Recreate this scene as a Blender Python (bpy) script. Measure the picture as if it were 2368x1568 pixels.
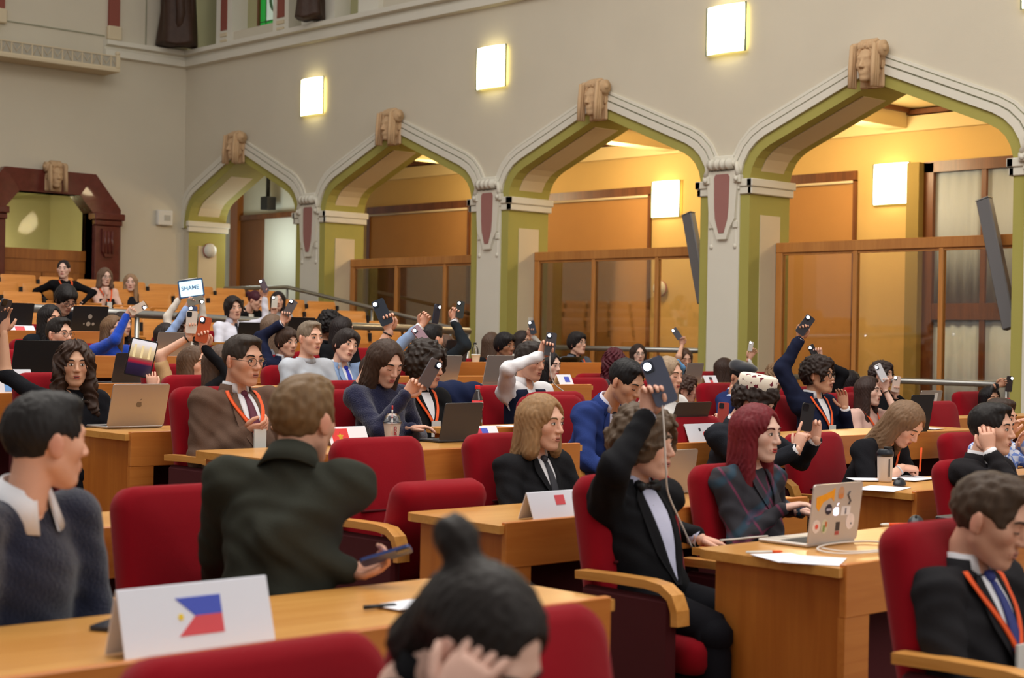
import bpy, math, random
import numpy as np
from mathutils import Vector, Matrix

for o in list(bpy.data.objects): bpy.data.objects.remove(o)
scene = bpy.context.scene
COL = scene.collection
random.seed(7)
PI = math.pi
# ------------------------------------------------------------------ hall axes
# world X = downhill towards the podium (X = -U), world Y = towards the arcade wall, Z up.
FPX, TH, CZ = 3800.0, 0.0175, 1.47
ANG = math.atan2(3532, FPX)
SU, CU = math.sin(ANG), math.cos(ANG)

# ------------------------------------------------------------------ camera
cam = bpy.data.cameras.new('camera')
cam.sensor_width = 36.0
cam.lens = FPX / 2368 * 36
cam.clip_end = 200
cam.dof.use_dof = True
cam.dof.focus_distance = 10.0
cam.dof.aperture_fstop = 3.8
cam_o = bpy.data.objects.new('camera', cam)
COL.objects.link(cam_o)
fwd = Vector((-CU, SU, 0)); rgt = Vector((SU, CU, 0)); up = Vector((0, 0, 1))
base = Matrix((rgt, up, -fwd)).transposed().to_4x4()
cam_o.matrix_world = Matrix.Translation((0, 0, CZ)) @ base @ Matrix.Rotation(TH, 4, 'Z')
scene.camera = cam_o

# ------------------------------------------------------------------ world, lights, exposure
world = bpy.data.worlds.new('world'); scene.world = world
world.use_nodes = True
bg = world.node_tree.nodes['Background']
bg.inputs[0].default_value = (1.0, 0.965, 0.92, 1)
bg.inputs[1].default_value = 0.45
scene.view_settings.view_transform = 'Standard'
scene.view_settings.look = 'None'
scene.view_settings.exposure = 0.0
scene.view_settings.gamma = 1.0
scene.view_settings.use_curve_mapping = False

def area(name, loc, size, energy, col, rot=(0, 0, 0), sy=None):
    l = bpy.data.lights.new(name, 'AREA'); l.energy = energy; l.color = col
    l.shape = 'RECTANGLE'; l.size = size; l.size_y = sy or size
    o = bpy.data.objects.new(name, l); COL.objects.link(o)
    o.location = loc; o.rotation_euler = rot
    return o
# the hall's ceiling luminaires, high above the seats
area('ceiling_light_panel', (-8, 5.5, 11.0), 15, 1900, (1.0, 0.95, 0.87), sy=12)
area('face_fill_light', (5.5, 6.0, 7.5), 6, 420, (1.0, 0.94, 0.86), rot=(0, math.radians(58), 0), sy=9)  # unseen fill light, added on the podium side to brighten the faces

# ------------------------------------------------------------------ helpers
def ray(x, y):
    dx, dy = x - 1184, y - 784
    return (dx*math.cos(TH) + dy*math.sin(TH))/FPX, (-dx*math.sin(TH) + dy*math.cos(TH))/FPX
def at(x, y, d):
    h, n = ray(x, y)
    return Vector((-(-SU*h + CU)*d, (CU*h + SU)*d, CZ - n*d))
def dU(x, y, U):
    h, n = ray(x, y); return U/(-SU*h + CU)
def onU(x, y, U): return at(x, y, dU(x, y, U))
def onV(x, y, V):
    h, n = ray(x, y); return at(x, y, V/(CU*h + SU))
def onZ(x, y, z):
    h, n = ray(x, y); return at(x, y, (CZ - z)/n)
def lerp(x, t):
    for (a, b), (c, d) in zip(t, t[1:]):
        if x <= c: return b + (d - b)*max(0, x - a)/(c - a)
    return t[-1][1]
GT = [(2, -.03), (4.4, -.03), (5.5, .02), (6.2, .18), (8, .22), (10, .30), (12.7, .40), (15.4, .64), (18.2, 1.07), (21.05, 1.52), (21.6, 1.6), (22.2, 1.35), (27, 1.35)]
def fl(U, V): return lerp(U, GT) - .022*max(0, V - 4.5)

def lin(c):
    c = c/255.0
    return c/12.92 if c <= .04045 else ((c + .055)/1.055)**2.4
def rgb(*c): return (lin(c[0]), lin(c[1]), lin(c[2]), 1)

MATS = {}
def nt_mat(name):
    m = bpy.data.materials.new(name); m.use_nodes = True
    nt = m.node_tree
    return m, nt, nt.nodes['Principled BSDF']
def mat(name, col, rough=.6, var=0.0, scale=8, bump=0.0, bscale=60, metal=0, spec=.4, sheen=0, emit=0, ecol=None, stretch=None, coat=0):
    """plain procedural surface: colour with a little noise and fine relief"""
    if name in MATS: return MATS[name]
    m, nt, p = nt_mat(name)
    c = rgb(*col)
    p.inputs['Base Color'].default_value = c
    p.inputs['Roughness'].default_value = rough
    p.inputs['Metallic'].default_value = metal
    p.inputs['Specular IOR Level'].default_value = spec
    p.inputs['Sheen Weight'].default_value = sheen
    p.inputs['Coat Weight'].default_value = coat
    if emit:
        p.inputs['Emission Color'].default_value = rgb(*(ecol or col)); p.inputs['Emission Strength'].default_value = emit
    tc = None
    if var or bump:
        tc = nt.nodes.new('ShaderNodeTexCoord'); mp = nt.nodes.new('ShaderNodeMapping')
        nt.links.new(tc.outputs['Object'], mp.inputs[0])
        if stretch: mp.inputs['Scale'].default_value = stretch
    if var:
        n = nt.nodes.new('ShaderNodeTexNoise'); n.inputs['Scale'].default_value = scale; n.inputs['Detail'].default_value = 4
        nt.links.new(mp.outputs[0], n.inputs['Vector'])
        mx = nt.nodes.new('ShaderNodeMix'); mx.data_type = 'RGBA'
        mx.inputs[6].default_value = tuple(min(1, v*(1 - var)) for v in c[:3]) + (1,)
        mx.inputs[7].default_value = tuple(min(1, v*(1 + var)) for v in c[:3]) + (1,)
        nt.links.new(n.outputs['Fac'], mx.inputs[0]); nt.links.new(mx.outputs[2], p.inputs['Base Color'])
    if bump:
        n2 = nt.nodes.new('ShaderNodeTexNoise'); n2.inputs['Scale'].default_value = bscale; n2.inputs['Detail'].default_value = 3
        nt.links.new(mp.outputs[0], n2.inputs['Vector'])
        b = nt.nodes.new('ShaderNodeBump'); b.inputs['Strength'].default_value = bump; b.inputs['Distance'].default_value = .01
        nt.links.new(n2.outputs['Fac'], b.inputs['Height']); nt.links.new(b.outputs[0], p.inputs['Normal'])
    MATS[name] = m
    return m
def wood(name, c1, c2, axis=1, rough=.35, coat=.15):
    if name in MATS: return MATS[name]
    m, nt, p = nt_mat(name)
    tc = nt.nodes.new('ShaderNodeTexCoord'); mp = nt.nodes.new('ShaderNodeMapping')
    s = [14, 14, 14]; s[axis] = .9
    mp.inputs['Scale'].default_value = s
    nt.links.new(tc.outputs['Object'], mp.inputs[0])
    n = nt.nodes.new('ShaderNodeTexNoise'); n.inputs['Scale'].default_value = 1.6; n.inputs['Detail'].default_value = 6; n.inputs['Distortion'].default_value = 1.2
    nt.links.new(mp.outputs[0], n.inputs['Vector'])
    n2 = nt.nodes.new('ShaderNodeTexNoise'); n2.inputs['Scale'].default_value = .35; n2.inputs['Detail'].default_value = 2
    nt.links.new(mp.outputs[0], n2.inputs['Vector'])
    ad = nt.nodes.new('ShaderNodeMath'); ad.operation = 'ADD'
    nt.links.new(n.outputs['Fac'], ad.inputs[0]); nt.links.new(n2.outputs['Fac'], ad.inputs[1])
    r = nt.nodes.new('ShaderNodeMapRange'); r.inputs[1].default_value = .75; r.inputs[2].default_value = 1.3
    nt.links.new(ad.outputs[0], r.inputs[0])
    mx = nt.nodes.new('ShaderNodeMix'); mx.data_type = 'RGBA'
    mx.inputs[6].default_value = rgb(*c1); mx.inputs[7].default_value = rgb(*c2)
    nt.links.new(r.outputs[0], mx.inputs[0]); nt.links.new(mx.outputs[2], p.inputs['Base Color'])
    p.inputs['Roughness'].default_value = rough; p.inputs['Coat Weight'].default_value = coat; p.inputs['Coat Roughness'].default_value = .25
    MATS[name] = m
    return m
def glass(name, tint=(255, 255, 255), refl=1.0, op=0.0):
    """clear pane: transparent, with a mirror reflection that grows towards grazing view"""
    if name in MATS: return MATS[name]
    m, nt, p = nt_mat(name)
    nt.nodes.remove(p)
    out = nt.nodes['Material Output']
    t = nt.nodes.new('ShaderNodeBsdfTransparent'); t.inputs[0].default_value = rgb(*tint)
    g = nt.nodes.new('ShaderNodeBsdfGlossy'); g.inputs['Roughness'].default_value = .03
    g.inputs[0].default_value = (.9, .9, .9, 1)
    f = nt.nodes.new('ShaderNodeFresnel'); f.inputs[0].default_value = 1.45
    mu = nt.nodes.new('ShaderNodeMath'); mu.operation = 'MULTIPLY_ADD'; mu.inputs[1].default_value = refl; mu.inputs[2].default_value = op
    nt.links.new(f.outputs[0], mu.inputs[0])
    mx = nt.nodes.new('ShaderNodeMixShader')
    nt.links.new(mu.outputs[0], mx.inputs[0]); nt.links.new(t.outputs[0], mx.inputs[1]); nt.links.new(g.outputs[0], mx.inputs[2])
    nt.links.new(mx.outputs[0], out.inputs[0])
    MATS[name] = m
    return m

class MB:
    """collects faces; build() makes ONE mesh object"""
    def __init__(s): s.v = []; s.f = []; s.m = []; s.sm = []
    def add(s, verts, faces, mi=0, smooth=False):
        o = len(s.v); s.v += [tuple(p) for p in verts]
        s.f += [tuple(i + o for i in f) for f in faces]; s.m += [mi]*len(faces); s.sm += [smooth]*len(faces)
        return s
    def box(s, a, b, mi=0, bev=0, M=None):
        x0, y0, z0 = [min(p, q) for p, q in zip(a, b)]; x1, y1, z1 = [max(p, q) for p, q in zip(a, b)]
        if not bev:
            v = [(x0,y0,z0),(x1,y0,z0),(x1,y1,z0),(x0,y1,z0),(x0,y0,z1),(x1,y0,z1),(x1,y1,z1),(x0,y1,z1)]
            f = [(0,3,2,1),(4,5,6,7),(0,1,5,4),(1,2,6,5),(2,3,7,6),(3,0,4,7)]
        else:
            e = min(bev, (x1-x0)/2.01, (y1-y0)/2.01, (z1-z0)/2.01); v = []; f = []
            # chamfered box: 24 verts
            X = (x0, x1); Y = (y0, y1); Z = (z0, z1); idx = {}
            for i in (0, 1):
                for j in (0, 1):
                    for k in (0, 1):
                        sx, sy, sz = 1 - 2*i, 1 - 2*j, 1 - 2*k
                        idx[i,j,k,0] = len(v); v.append((X[i], Y[j] + e*sy, Z[k] + e*sz))
                        idx[i,j,k,1] = len(v); v.append((X[i] + e*sx, Y[j], Z[k] + e*sz))
                        idx[i,j,k,2] = len(v); v.append((X[i] + e*sx, Y[j] + e*sy, Z[k]))
            q = [(0,0),(1,0),(1,1),(0,1)]
            for i in (0, 1):
                l = [idx[i,a,b,0] for a, b in q]; f.append(l if i else l[::-1])
                l = [idx[a,i,b,1] for a, b in q]; f.append(l[::-1] if i else l)
                l = [idx[a,b,i,2] for a, b in q]; f.append(l if i else l[::-1])
            for i in (0, 1):
                for j in (0, 1):
                    l = [idx[i,j,0,0], idx[i,j,1,0], idx[i,j,1,1], idx[i,j,0,1]]; f.append(l if (i + j) % 2 else l[::-1])
                    l = [idx[i,0,j,0], idx[i,1,j,0], idx[i,1,j,2], idx[i,0,j,2]]; f.append(l[::-1] if (i + j) % 2 else l)
                    l = [idx[0,i,j,1], idx[1,i,j,1], idx[1,i,j,2], idx[0,i,j,2]]; f.append(l if (i + j) % 2 else l[::-1])
                    for k in (0, 1):
                        l = [idx[i,j,k,0], idx[i,j,k,1], idx[i,j,k,2]]; f.append(l if (i + j + k) % 2 else l[::-1])
        if M is not None: v = [M @ Vector(p) for p in v]
        return s.add(v, f, mi)
    def tube(s, pts, r, n=8, mi=0, cap=True, squash=None, smooth=True):
        pts = [Vector(p) for p in pts]; k = len(pts)
        rs = r if isinstance(r, (list, tuple)) else [r]*k
        v = []; f = []
        t0 = (pts[1] - pts[0]).normalized()
        ref = Vector((0, 0, 1)) if abs(t0.z) < .9 else Vector((1, 0, 0))
        nx = t0.cross(ref).normalized()
        for i, p in enumerate(pts):
            t = (pts[min(i+1, k-1)] - pts[max(i-1, 0)]).normalized()
            nx = (nx - t*nx.dot(t)).normalized(); ny = t.cross(nx)
            for j in range(n):
                a = 2*PI*j/n
                v.append(p + (nx*math.cos(a) + ny*math.sin(a)*(squash or 1))*rs[i])
        for i in range(k-1):
            for j in range(n):
                f.append((i*n + j, i*n + (j+1) % n, (i+1)*n + (j+1) % n, (i+1)*n + j))
        if cap: f += [tuple(range(n))[::-1], tuple(range((k-1)*n, k*n))]
        return s.add(v, f, mi, smooth)
    def lathe(s, prof, n=20, c=(0, 0, 0), mi=0, M=None):
        v = []; f = []; k = len(prof)
        for r, z in prof:
            for j in range(n):
                a = 2*PI*j/n; v.append((c[0] + r*math.cos(a), c[1] + r*math.sin(a), c[2] + z))
        for i in range(k-1):
            for j in range(n): f.append((i*n + j, i*n + (j+1) % n, (i+1)*n + (j+1) % n, (i+1)*n + j))
        f += [tuple(range(n))[::-1], tuple(range((k-1)*n, k*n))]
        if M is not None: v = [M @ Vector(p) for p in v]
        return s.add(v, f, mi, True)
    def prism(s, poly, M0, mi=0):
        """poly: list of 2-d points; M0(p2, k) gives the 3-d point of side k (0/1)"""
        n = len(poly); v = [M0(p, 0) for p in poly] + [M0(p, 1) for p in poly]
        f = [tuple(range(n))[::-1], tuple(range(n, 2*n))] + [(i, (i+1) % n, n + (i+1) % n, n + i) for i in range(n)]
        return s.add(v, f, mi)
    def ball(s, c, r, n=10, mi=0, M=None):
        c = Vector(c); r = r if isinstance(r, (tuple, list)) else (r, r, r)
        v = []; f = []; m = n//2
        for i in range(m + 1):
            ph = PI*i/m
            for j in range(n):
                a = 2*PI*j/n
                q = Vector((r[0]*math.sin(ph)*math.cos(a), r[1]*math.sin(ph)*math.sin(a), r[2]*math.cos(ph)))
                v.append(c + (M @ q if M is not None else q))
        for i in range(m):
            for j in range(n): f.append((i*n + j, (i+1)*n + j, (i+1)*n + (j+1) % n, i*n + (j+1) % n))
        return s.add(v, f, mi, True)
    def mesh(s, name, mats):
        me = bpy.data.meshes.new(name)
        me.from_pydata([tuple(p) for p in s.v], [], s.f)
        for m in mats: me.materials.append(m)
        if len(mats) > 1: me.polygons.foreach_set('material_index', s.m)
        me.polygons.foreach_set('use_smooth', s.sm)
        me.update()
        return me
    def build(s, name, mats, parent=None, loc=None, rz=0):
        if not isinstance(mats, (list, tuple)): mats = [mats]
        return link(name, s.mesh(name, mats), parent, loc, rz)
def link(name, me, parent=None, loc=None, rz=0):
    o = bpy.data.objects.new(name, me); COL.objects.link(o)
    if parent is not None: o.parent = parent
    if loc is not None: o.location = loc
    if rz: o.rotation_euler = (0, 0, rz)
    return o
def tag(o, label, cat, group=None):
    o['label'] = label; o['category'] = cat
    if group: o['group'] = group
    return o
def struct(o): o['kind'] = 'structure'; return o
def empty(name, loc=(0, 0, 0), rz=0):
    o = bpy.data.objects.new(name, None); o.empty_display_size = .1; COL.objects.link(o)
    o.location = loc; o.rotation_euler = (0, 0, rz)
    return o
def copy_tree(o, parent=None):
    c = o.copy(); COL.objects.link(c)
    if parent is not None: c.parent = parent
    for ch in o.children: copy_tree(ch, c)
    return c
cy = scene.cycles
cy.use_adaptive_sampling = True; cy.adaptive_threshold = .05; cy.adaptive_min_samples = 12
cy.max_bounces = 4; cy.diffuse_bounces = 3; cy.glossy_bounces = 2; cy.transmission_bounces = 3; cy.transparent_max_bounces = 8
cy.caustics_reflective = False; cy.caustics_refractive = False
# ------------------------------------------------------------------ setting: materials
M_wall = mat('plaster_cream', (209, 200, 181), .85, .05, 1.2, .12, 90)
M_white = mat('stucco_white', (222, 217, 203), .8, .03, 3, .1, 70)
M_green = mat('paint_olive', (168, 160, 84), .8, .05, 2, .1, 70)
M_beige = mat('panel_beige', (214, 198, 168), .8, .04, 2)
M_pink = mat('panel_pink', (158, 108, 102), .75, .05, 4)
M_groove = mat('groove_grey', (150, 148, 126), .85)
M_ochre = mat('plaster_ochre', (212, 178, 114), .85, .06, 1.2, .1, 80)
M_blind = mat('roller_blind', (186, 136, 80), .8, .06, 2, .05, 120)
M_darkwood = wood('dark_wood', (92, 50, 22), (120, 70, 34), 2, .45)
M_frame = wood('partition_wood', (176, 112, 52), (196, 132, 66), 2, .4)
M_pane = glass('pane_glass', (252, 252, 248), .8)
M_marble = mat('red_marble', (104, 48, 40), .25, .35, 9, 0, coat=.3)
M_stone = mat('mask_stone', (200, 166, 128), .85, .12, 14, .35, 60)
M_steel = mat('brushed_steel', (168, 166, 162), .32, metal=.85)
M_darksteel = mat('grey_steel', (112, 110, 112), .45, metal=.3)
M_lamp = mat('lamp_glass', (255, 250, 225), .3, emit=9, ecol=(255, 240, 190))
M_lampedge = mat('lamp_edge', (120, 130, 105), .3)
M_bronze = mat('dark_bronze', (66, 46, 36), .5, .4, 10, .5, 30, spec=.3)
M_redstrip = mat('strip_red', (142, 78, 66), .8, .05, 3)
M_offwhite = mat('plastic_white', (222, 220, 214), .5)
M_curtain = mat('curtain_white', (176, 186, 200), .85, .04, 40, .4, 30, stretch=(3, 3, .1))
M_door = wood('door_wood', (150, 86, 30), (176, 106, 42), 2, .4)
M_floor = wood('floor_board', (92, 68, 46), (110, 84, 58), 0, .5)
M_pgreen = mat('plaster_greenish', (176, 172, 130), .85, .05, 2)

WV = 16.3          # arcade wall plane
CORN = 26.55       # U of the far (left) wall
ZTOP = 9.0
PIERS = [9.08, 13.57, 18.05, 22.54]
ARCH = [(11.325, 1.84), (15.81, 1.84), (20.295, 1.84), (24.67, 1.70), (6.84, 1.84)]
def profile(hw):
    k = hw - 1.84
    h = [(1.84 + k, 0.0), (1.84 + k, 3.42), (1.835 + k, 3.56), (1.80 + k, 3.69), (1.735 + k, 3.80), (1.645 + k, 3.885), (1.53 + k, 3.95)]
    return [(-x, z) for x, z in h] + [(0, 4.57)] + [(x, z) for x, z in h[::-1]]
def offset(pr, o):
    out = []
    n = len(pr)
    for i in range(n):
        a = Vector(pr[max(i-1, 0)]); b = Vector(pr[i]); c = Vector(pr[min(i+1, n-1)])
        d1 = (b - a).normalized() if i > 0 else (c - b).normalized()
        d2 = (c - b).normalized() if i < n-1 else d1
        n1 = Vector((-d1.y, d1.x)); n2 = Vector((-d2.y, d2.x))
        m = (n1 + n2); m = m/max(.3, m.length**2)*2 if m.length > 1e-6 else n1
        out.append((b.x + m.x*o, b.y + m.y*o))
    return out
# ---- floor: the raked auditorium floor
mb = MB(); us = [u*.5 for u in range(-8, 59)]; vs = [v*.75 - 6 for v in range(0, 38)]
for u in us:
    for v in vs: mb.v.append((-u, v, fl(u, v)))
nv = len(vs)
for i in range(len(us)-1):
    for j in range(nv-1):
        mb.f.append((i*nv + j, i*nv + j + 1, (i+1)*nv + j + 1, (i+1)*nv + j)); mb.m.append(0); mb.sm.append(True)
floor = struct(mb.build('floor', M_floor))

# ---- arcade wall
mb = MB()
def wq(x0, z0, x1, z1, y=WV, zb0=None, zb1=None):
    mb.add([(x0, y, z0), (x1, y, z1), (x1, y, zb1 if zb1 is not None else z1), (x0, y, zb0 if zb0 is not None else z0)], [(0, 1, 2, 3)])
ZW = 6.62
edges = []
for c, hw in ARCH:
    pr = profile(hw)
    for (x0, z0), (x1, z1) in zip(pr, pr[1:]):
        if x1 - x0 > 1e-5: wq(-c + x0, z0, -c + x1, z1, zb0=ZW, zb1=ZW)
    edges += [(-c - hw, -c + hw)]
edges.sort()
xs = [-CORN - .1] + [e for p in edges for e in p] + [-3.0]
for a, b in zip(xs[0::2], xs[1::2]): wq(a, -.5, b, -.5, zb0=ZW, zb1=ZW)
wall_r = struct(mb.build('wall_right', M_wall))
def strip(pr, c, o0, o1, y0, y1, m, name, parent=wall_r, i0=1, i1=-1):
    """solid band that follows the arch between two offsets, standing proud of the wall"""
    a = offset(pr, o0)[i0:i1]; b = offset(pr, o1)[i0:i1]
    k = MB(); n = len(a); v = []
    for p, q in zip(a, b):
        v += [(-c + p[0], y0, p[1]), (-c + q[0], y0, q[1]), (-c + q[0], y1, q[1]), (-c + p[0], y1, p[1])]
    f = []
    for i in range(n-1):
        for j in range(4): f.append((i*4 + j, i*4 + (j+1) % 4, (i+1)*4 + (j+1) % 4, (i+1)*4 + j))
    f += [(0, 1, 2, 3), tuple(range((n-1)*4, n*4))]
    k.add(v, f); return k.build(name, m, parent)
REV = .8
for ai, (c, hw) in enumerate(ARCH):
    pr = profile(hw)
    strip(pr, c, 0, .135, WV, WV - .02, M_green, 'arch_band')
    strip(pr, c, .135, .225, WV, WV - .055, M_white, 'arch_moulding')
    strip(pr, c, .225, .245, WV, WV - .022, M_groove, 'arch_groove_shade')  # greenish grey paints the shade line between the mouldings
    strip(pr, c, .245, .31, WV, WV - .045, M_white, 'arch_moulding')
    strip(pr, c, .31, .325, WV, WV - .018, M_groove, 'arch_groove_shade')  # second painted shade line, same tone
    strip(pr, c, .325, .36, WV, WV - .028, M_white, 'arch_moulding')
    # reveal and soffit
    k = MB(); v = []
    for x, z in pr: v += [(-c + x, WV, z - (.5 if z == 0 else 0)), (-c + x, WV + REV, z - (.5 if z == 0 else 0))]
    k.add(v, [(2*i, 2*i + 1, 2*i + 3, 2*i + 2) for i in range(len(pr)-1)])
    k.build('arch_reveal', M_green, wall_r)
    # back rim of the reveal (gallery side)
    k = MB(); o = offset(pr, .5); v = []
    for p, q in zip(pr, o): v += [(-c + p[0], WV + REV, p[1] - (.5 if p[1] == 0 else 0)), (-c + q[0], WV + REV, q[1] - (.5 if p[1] == 0 else 0))]
    k.add(v, [(2*i, 2*i + 1, 2*i + 3, 2*i + 2) for i in range(len(pr)-1)]); k.build('arch_back', M_ochre, wall_r)
    # beige inlay panels on soffit and jambs
    for sgn in (-1, 1):
        s = [(p[0]*1, p[1]) for p in pr[2:8]] if sgn < 0 else [(p[0], p[1]) for p in pr[7:13]]
        s = s[:]
        if sgn < 0: s[-1] = (s[-1][0] - .28, s[-1][1] - .113); s[0] = (s[0][0], s[0][1] + .06)
        else: s[0] = (s[0][0] + .28, s[0][1] - .113); s[-1] = (s[-1][0], s[-1][1] + .06)
        inn = offset(s, -.008)
        k = MB(); v = []
        for p, q in zip(s, inn): v += [(-c + q[0], WV + .17, q[1]), (-c + q[0], WV + REV - .17, q[1]), (-c + p[0], WV + REV - .17, p[1]), (-c + p[0], WV + .17, p[1])]
        n = len(s); f = []
        for i in range(n-1):
            for j in range(4): f.append((i*4 + j, i*4 + (j+1) % 4, (i+1)*4 + (j+1) % 4, (i+1)*4 + j))
        f += [(0, 1, 2, 3), tuple(range((n-1)*4, n*4))]
        k.add(v, f); k.build('soffit_panel', M_beige, wall_r)
        x = -c + sgn*hw
        k = MB(); k.box((x, WV + .2, -.2), (x - sgn*.012, WV + REV - .2, 3.1)); k.build('jamb_panel', M_beige, wall_r)
        # capital along the jamb
        k = MB(); k.box((x + sgn*.02, WV - .06, 3.45), (x - sgn*.07, WV + REV + .05, 3.55), bev=.01)
        k.box((x + sgn*.02, WV - .04, 3.355), (x - sgn*.05, WV + REV + .03, 3.45), bev=.01); k.build('capital', M_white, wall_r)
PW = .255
for U in PIERS:
    x = -U
    # capital blocks left and right of the shield, green flanks, white pilaster
    for s in (-1, 1):
        k = MB(); k.box((x + s*PW, WV, -.5), (x + s*.405, WV - .012, 3.36)); k.build('pier_flank', M_green, wall_r)
        k = MB(); k.box((x + s*PW, WV, 3.45), (x + s*.47, WV - .06, 3.55), bev=.01)
        k.box((x + s*PW, WV, 3.355), (x + s*.45, WV - .04, 3.45), bev=.01); k.build('capital', M_white, wall_r)
        # little side ears and drops of the shield
        k = MB(); k.box((x + s*.20, WV - .02, 3.50), (x + s*.31, WV - .10, 3.60), bev=.01)
        k.tube([(x + s*.255, WV - .10, 3.545), (x + s*.255, WV - .125, 3.545)], .03, 10)
        k.tube([(x + s*.19, WV - .06, 3.78), (x + s*.235, WV - .07, 3.70), (x + s*.27, WV - .075, 3.60)], [.035, .03, .04], 8)
        k.box((x + s*.16, WV - .01, 2.93), (x + s*.235, WV - .055, 3.02), bev=.01)
        k.box((x + s*.175, WV - .01, 2.72), (x + s*.215, WV - .04, 2.93), bev=.01)
        k.ball((x + s*.195, WV - .035, 2.70), (.028, .02, .035), 8)
        k.build('shield_scroll', M_white, wall_r)
    k = MB(); k.box((x - PW, WV, -.5), (x + PW, WV - .03, 3.66)); k.build('pilaster', M_white, wall_r)
    poly = [(-.235, 3.66), (.235, 3.66), (.245, 3.5), (.21, 3.05), (.13, 2.93), (.075, 2.79), (-.075, 2.79), (-.13, 2.93), (-.21, 3.05), (-.245, 3.5)]
    k = MB(); k.prism(poly, lambda p, q: (x + p[0], WV - (.075 if q else .0), p[1])); k.build('shield', M_white, wall_r)
    poly = [(-.1, 3.62), (.1, 3.62), (.125, 3.58), (.115, 3.2), (.1, 3.05), (.04, 2.87), (-.04, 2.87), (-.1, 3.05), (-.115, 3.2), (-.125, 3.58)]
    k = MB(); k.prism(poly, lambda p, q: (x + p[0], WV - (.083 if q else .05), p[1])); k.build('shield_inlay', M_pink, wall_r)
    k = MB()
    k.tube([(x - .2, WV - .09, 3.745), (x + .2, WV - .09, 3.745)], .065, 14)
    for dx in (-.17, -.08, .01, .1): k.tube([(x + dx, WV - .09, 3.745), (x + dx + .05, WV - .09, 3.745)], .073, 14)
    k.tube([(x + .2, WV - .09, 3.745), (x + .225, WV - .09, 3.745)], .04, 10); k.tube([(x - .225, WV - .09, 3.745), (x - .2, WV - .09, 3.745)], .04, 10)
    k.box((x - .16, WV, 3.8), (x + .16, WV - .06, 3.86), bev=.01)
    k.build('volute', M_white, wall_r)
# ---- cornice (runs along both walls) and upper storey
def cornice(name, side):
    k = MB(); sec = [(0, 6.38), (.10, 6.40), (.10, 6.52), (.06, 6.535), (.06, 6.575), (.16, 6.60), (.16, 6.68), (0, 6.70)]
    v = []
    if side == 'r': ends = [(lambda o: -CORN + o), (lambda o: -3.0)]
    else: ends = [(lambda o: 14.58), (lambda o: WV - o)]
    for e in ends:
        for o, z in sec: v.append((e(o), WV - o, z) if side == 'r' else (-CORN + o, e(o), z))
    n = len(sec)
    k.add(v, [(i, (i+1) % n, n + (i+1) % n, n + i) for i in range(n)] + [tuple(range(n)), tuple(range(n, 2*n))])
    return struct(k.build(name, M_white))
cornice('trim_1', 'r'); cornice('trim_2', 'l')
k = MB(); k.box((-CORN + .0, 11.0, 6.38), (-CORN + .1, 12.45, 6.6)); k.box((-CORN, 11.0, 6.6), (-CORN + .16, 12.5, 6.70)); struct(k.build('trim_3', M_white))
k = MB(); k.box((-28, WV + .35, 6.6), (-3, WV + .45, ZTOP)); struct(k.build('wall_upper_right', M_pgreen))
for a, b, mt in [(26.0, 25.62, M_wall), (25.60, 25.08, M_white), (23.80, 23.33, M_white), (22.95, 22.02, M_white), (21.38, 20.85, M_white), (19.4, 18.9, M_white), (17.2, 16.7, M_white), (20.85, 19.4, M_wall), (18.9, 17.2, M_wall)]:
    if mt is M_wall and a > 25: continue
    k = MB(); k.box((-a, WV + .02 if mt is M_white else WV + .12, 6.65), (-b, WV + .36, ZTOP)); k.build('upper_pier', mt, wall_r)
for a, b in [(25.44, 25.24), (23.67, 23.45)]:
    k = MB(); k.box((-a, WV + .01, 6.95), (-b, WV + .03, ZTOP)); k.build('upper_inlay', M_redstrip, wall_r)
    k = MB(); k.box((-a, WV + .0, 6.84), (-b, WV + .03, 6.90)); k.box((-a, WV + .0, 6.74), (-b, WV + .03, 6.78)); k.build('upper_fluting', M_beige, wall_r)
k = MB(); k.box((-25.08, WV + .05, 6.65), (-23.80, WV + .36, 6.90)); k.build('window_ledge', M_wall, wall_r)
# stained windows in the upper storey; emission stands in for light behind the panes
M_gg = mat('stained_green', (38, 150, 58), .2, .15, 8, emit=.35, ecol=(38, 160, 60))
M_pg = mat('stained_pale', (196, 214, 196), .2, .05, 8, emit=.35, ecol=(200, 215, 200))
M_dg = mat('stained_dark', (70, 110, 66), .3)
for wi, (a, b) in enumerate([(24.66, 23.80), (21.60, 21.36)]):
    w = struct(empty('window_%d' % (wi + 1), (-(a + b)/2, WV + .33, 6.9)))
    hw = (a - b)/2; zt = ZTOP - 6.9
    k = MB(); k.box((-hw, 0, 0), (-hw + .05, -.06, zt)); k.box((-hw, 0, -.04), (hw, -.06, .02)); k.build('window_frame', M_darkwood, w)
    k = MB(); k.box((-hw + .05, 0, .02), (-hw + .22, -.02, zt)); k.build('pane', M_gg, w)
    k = MB(); k.box((-hw + .23, 0, .14), (hw, -.02, zt)); k.build('pane', M_pg, w)
    k = MB(); k.box((-hw + .23, 0, .02), (hw - .18, -.02, .13)); k.build('pane', M_gg, w)
    k = MB(); k.box((-hw + .22, .0, .02), (-hw + .24, -.03, zt)); k.box((-hw, 0, .13), (hw, -.03, .145)); k.box((hw - .19, 0, .0), (hw - .17, -.03, .3)); k.build('lead_came', M_dg, w)
    if hw > .3:
        k = MB(); k.tube([(.16 + .22*math.cos(t*PI/12), -.03, .52 + .26*math.sin(t*PI/12)) for t in range(25)], .028, 8); k.build('ring_came', M_dg, w)

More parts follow.
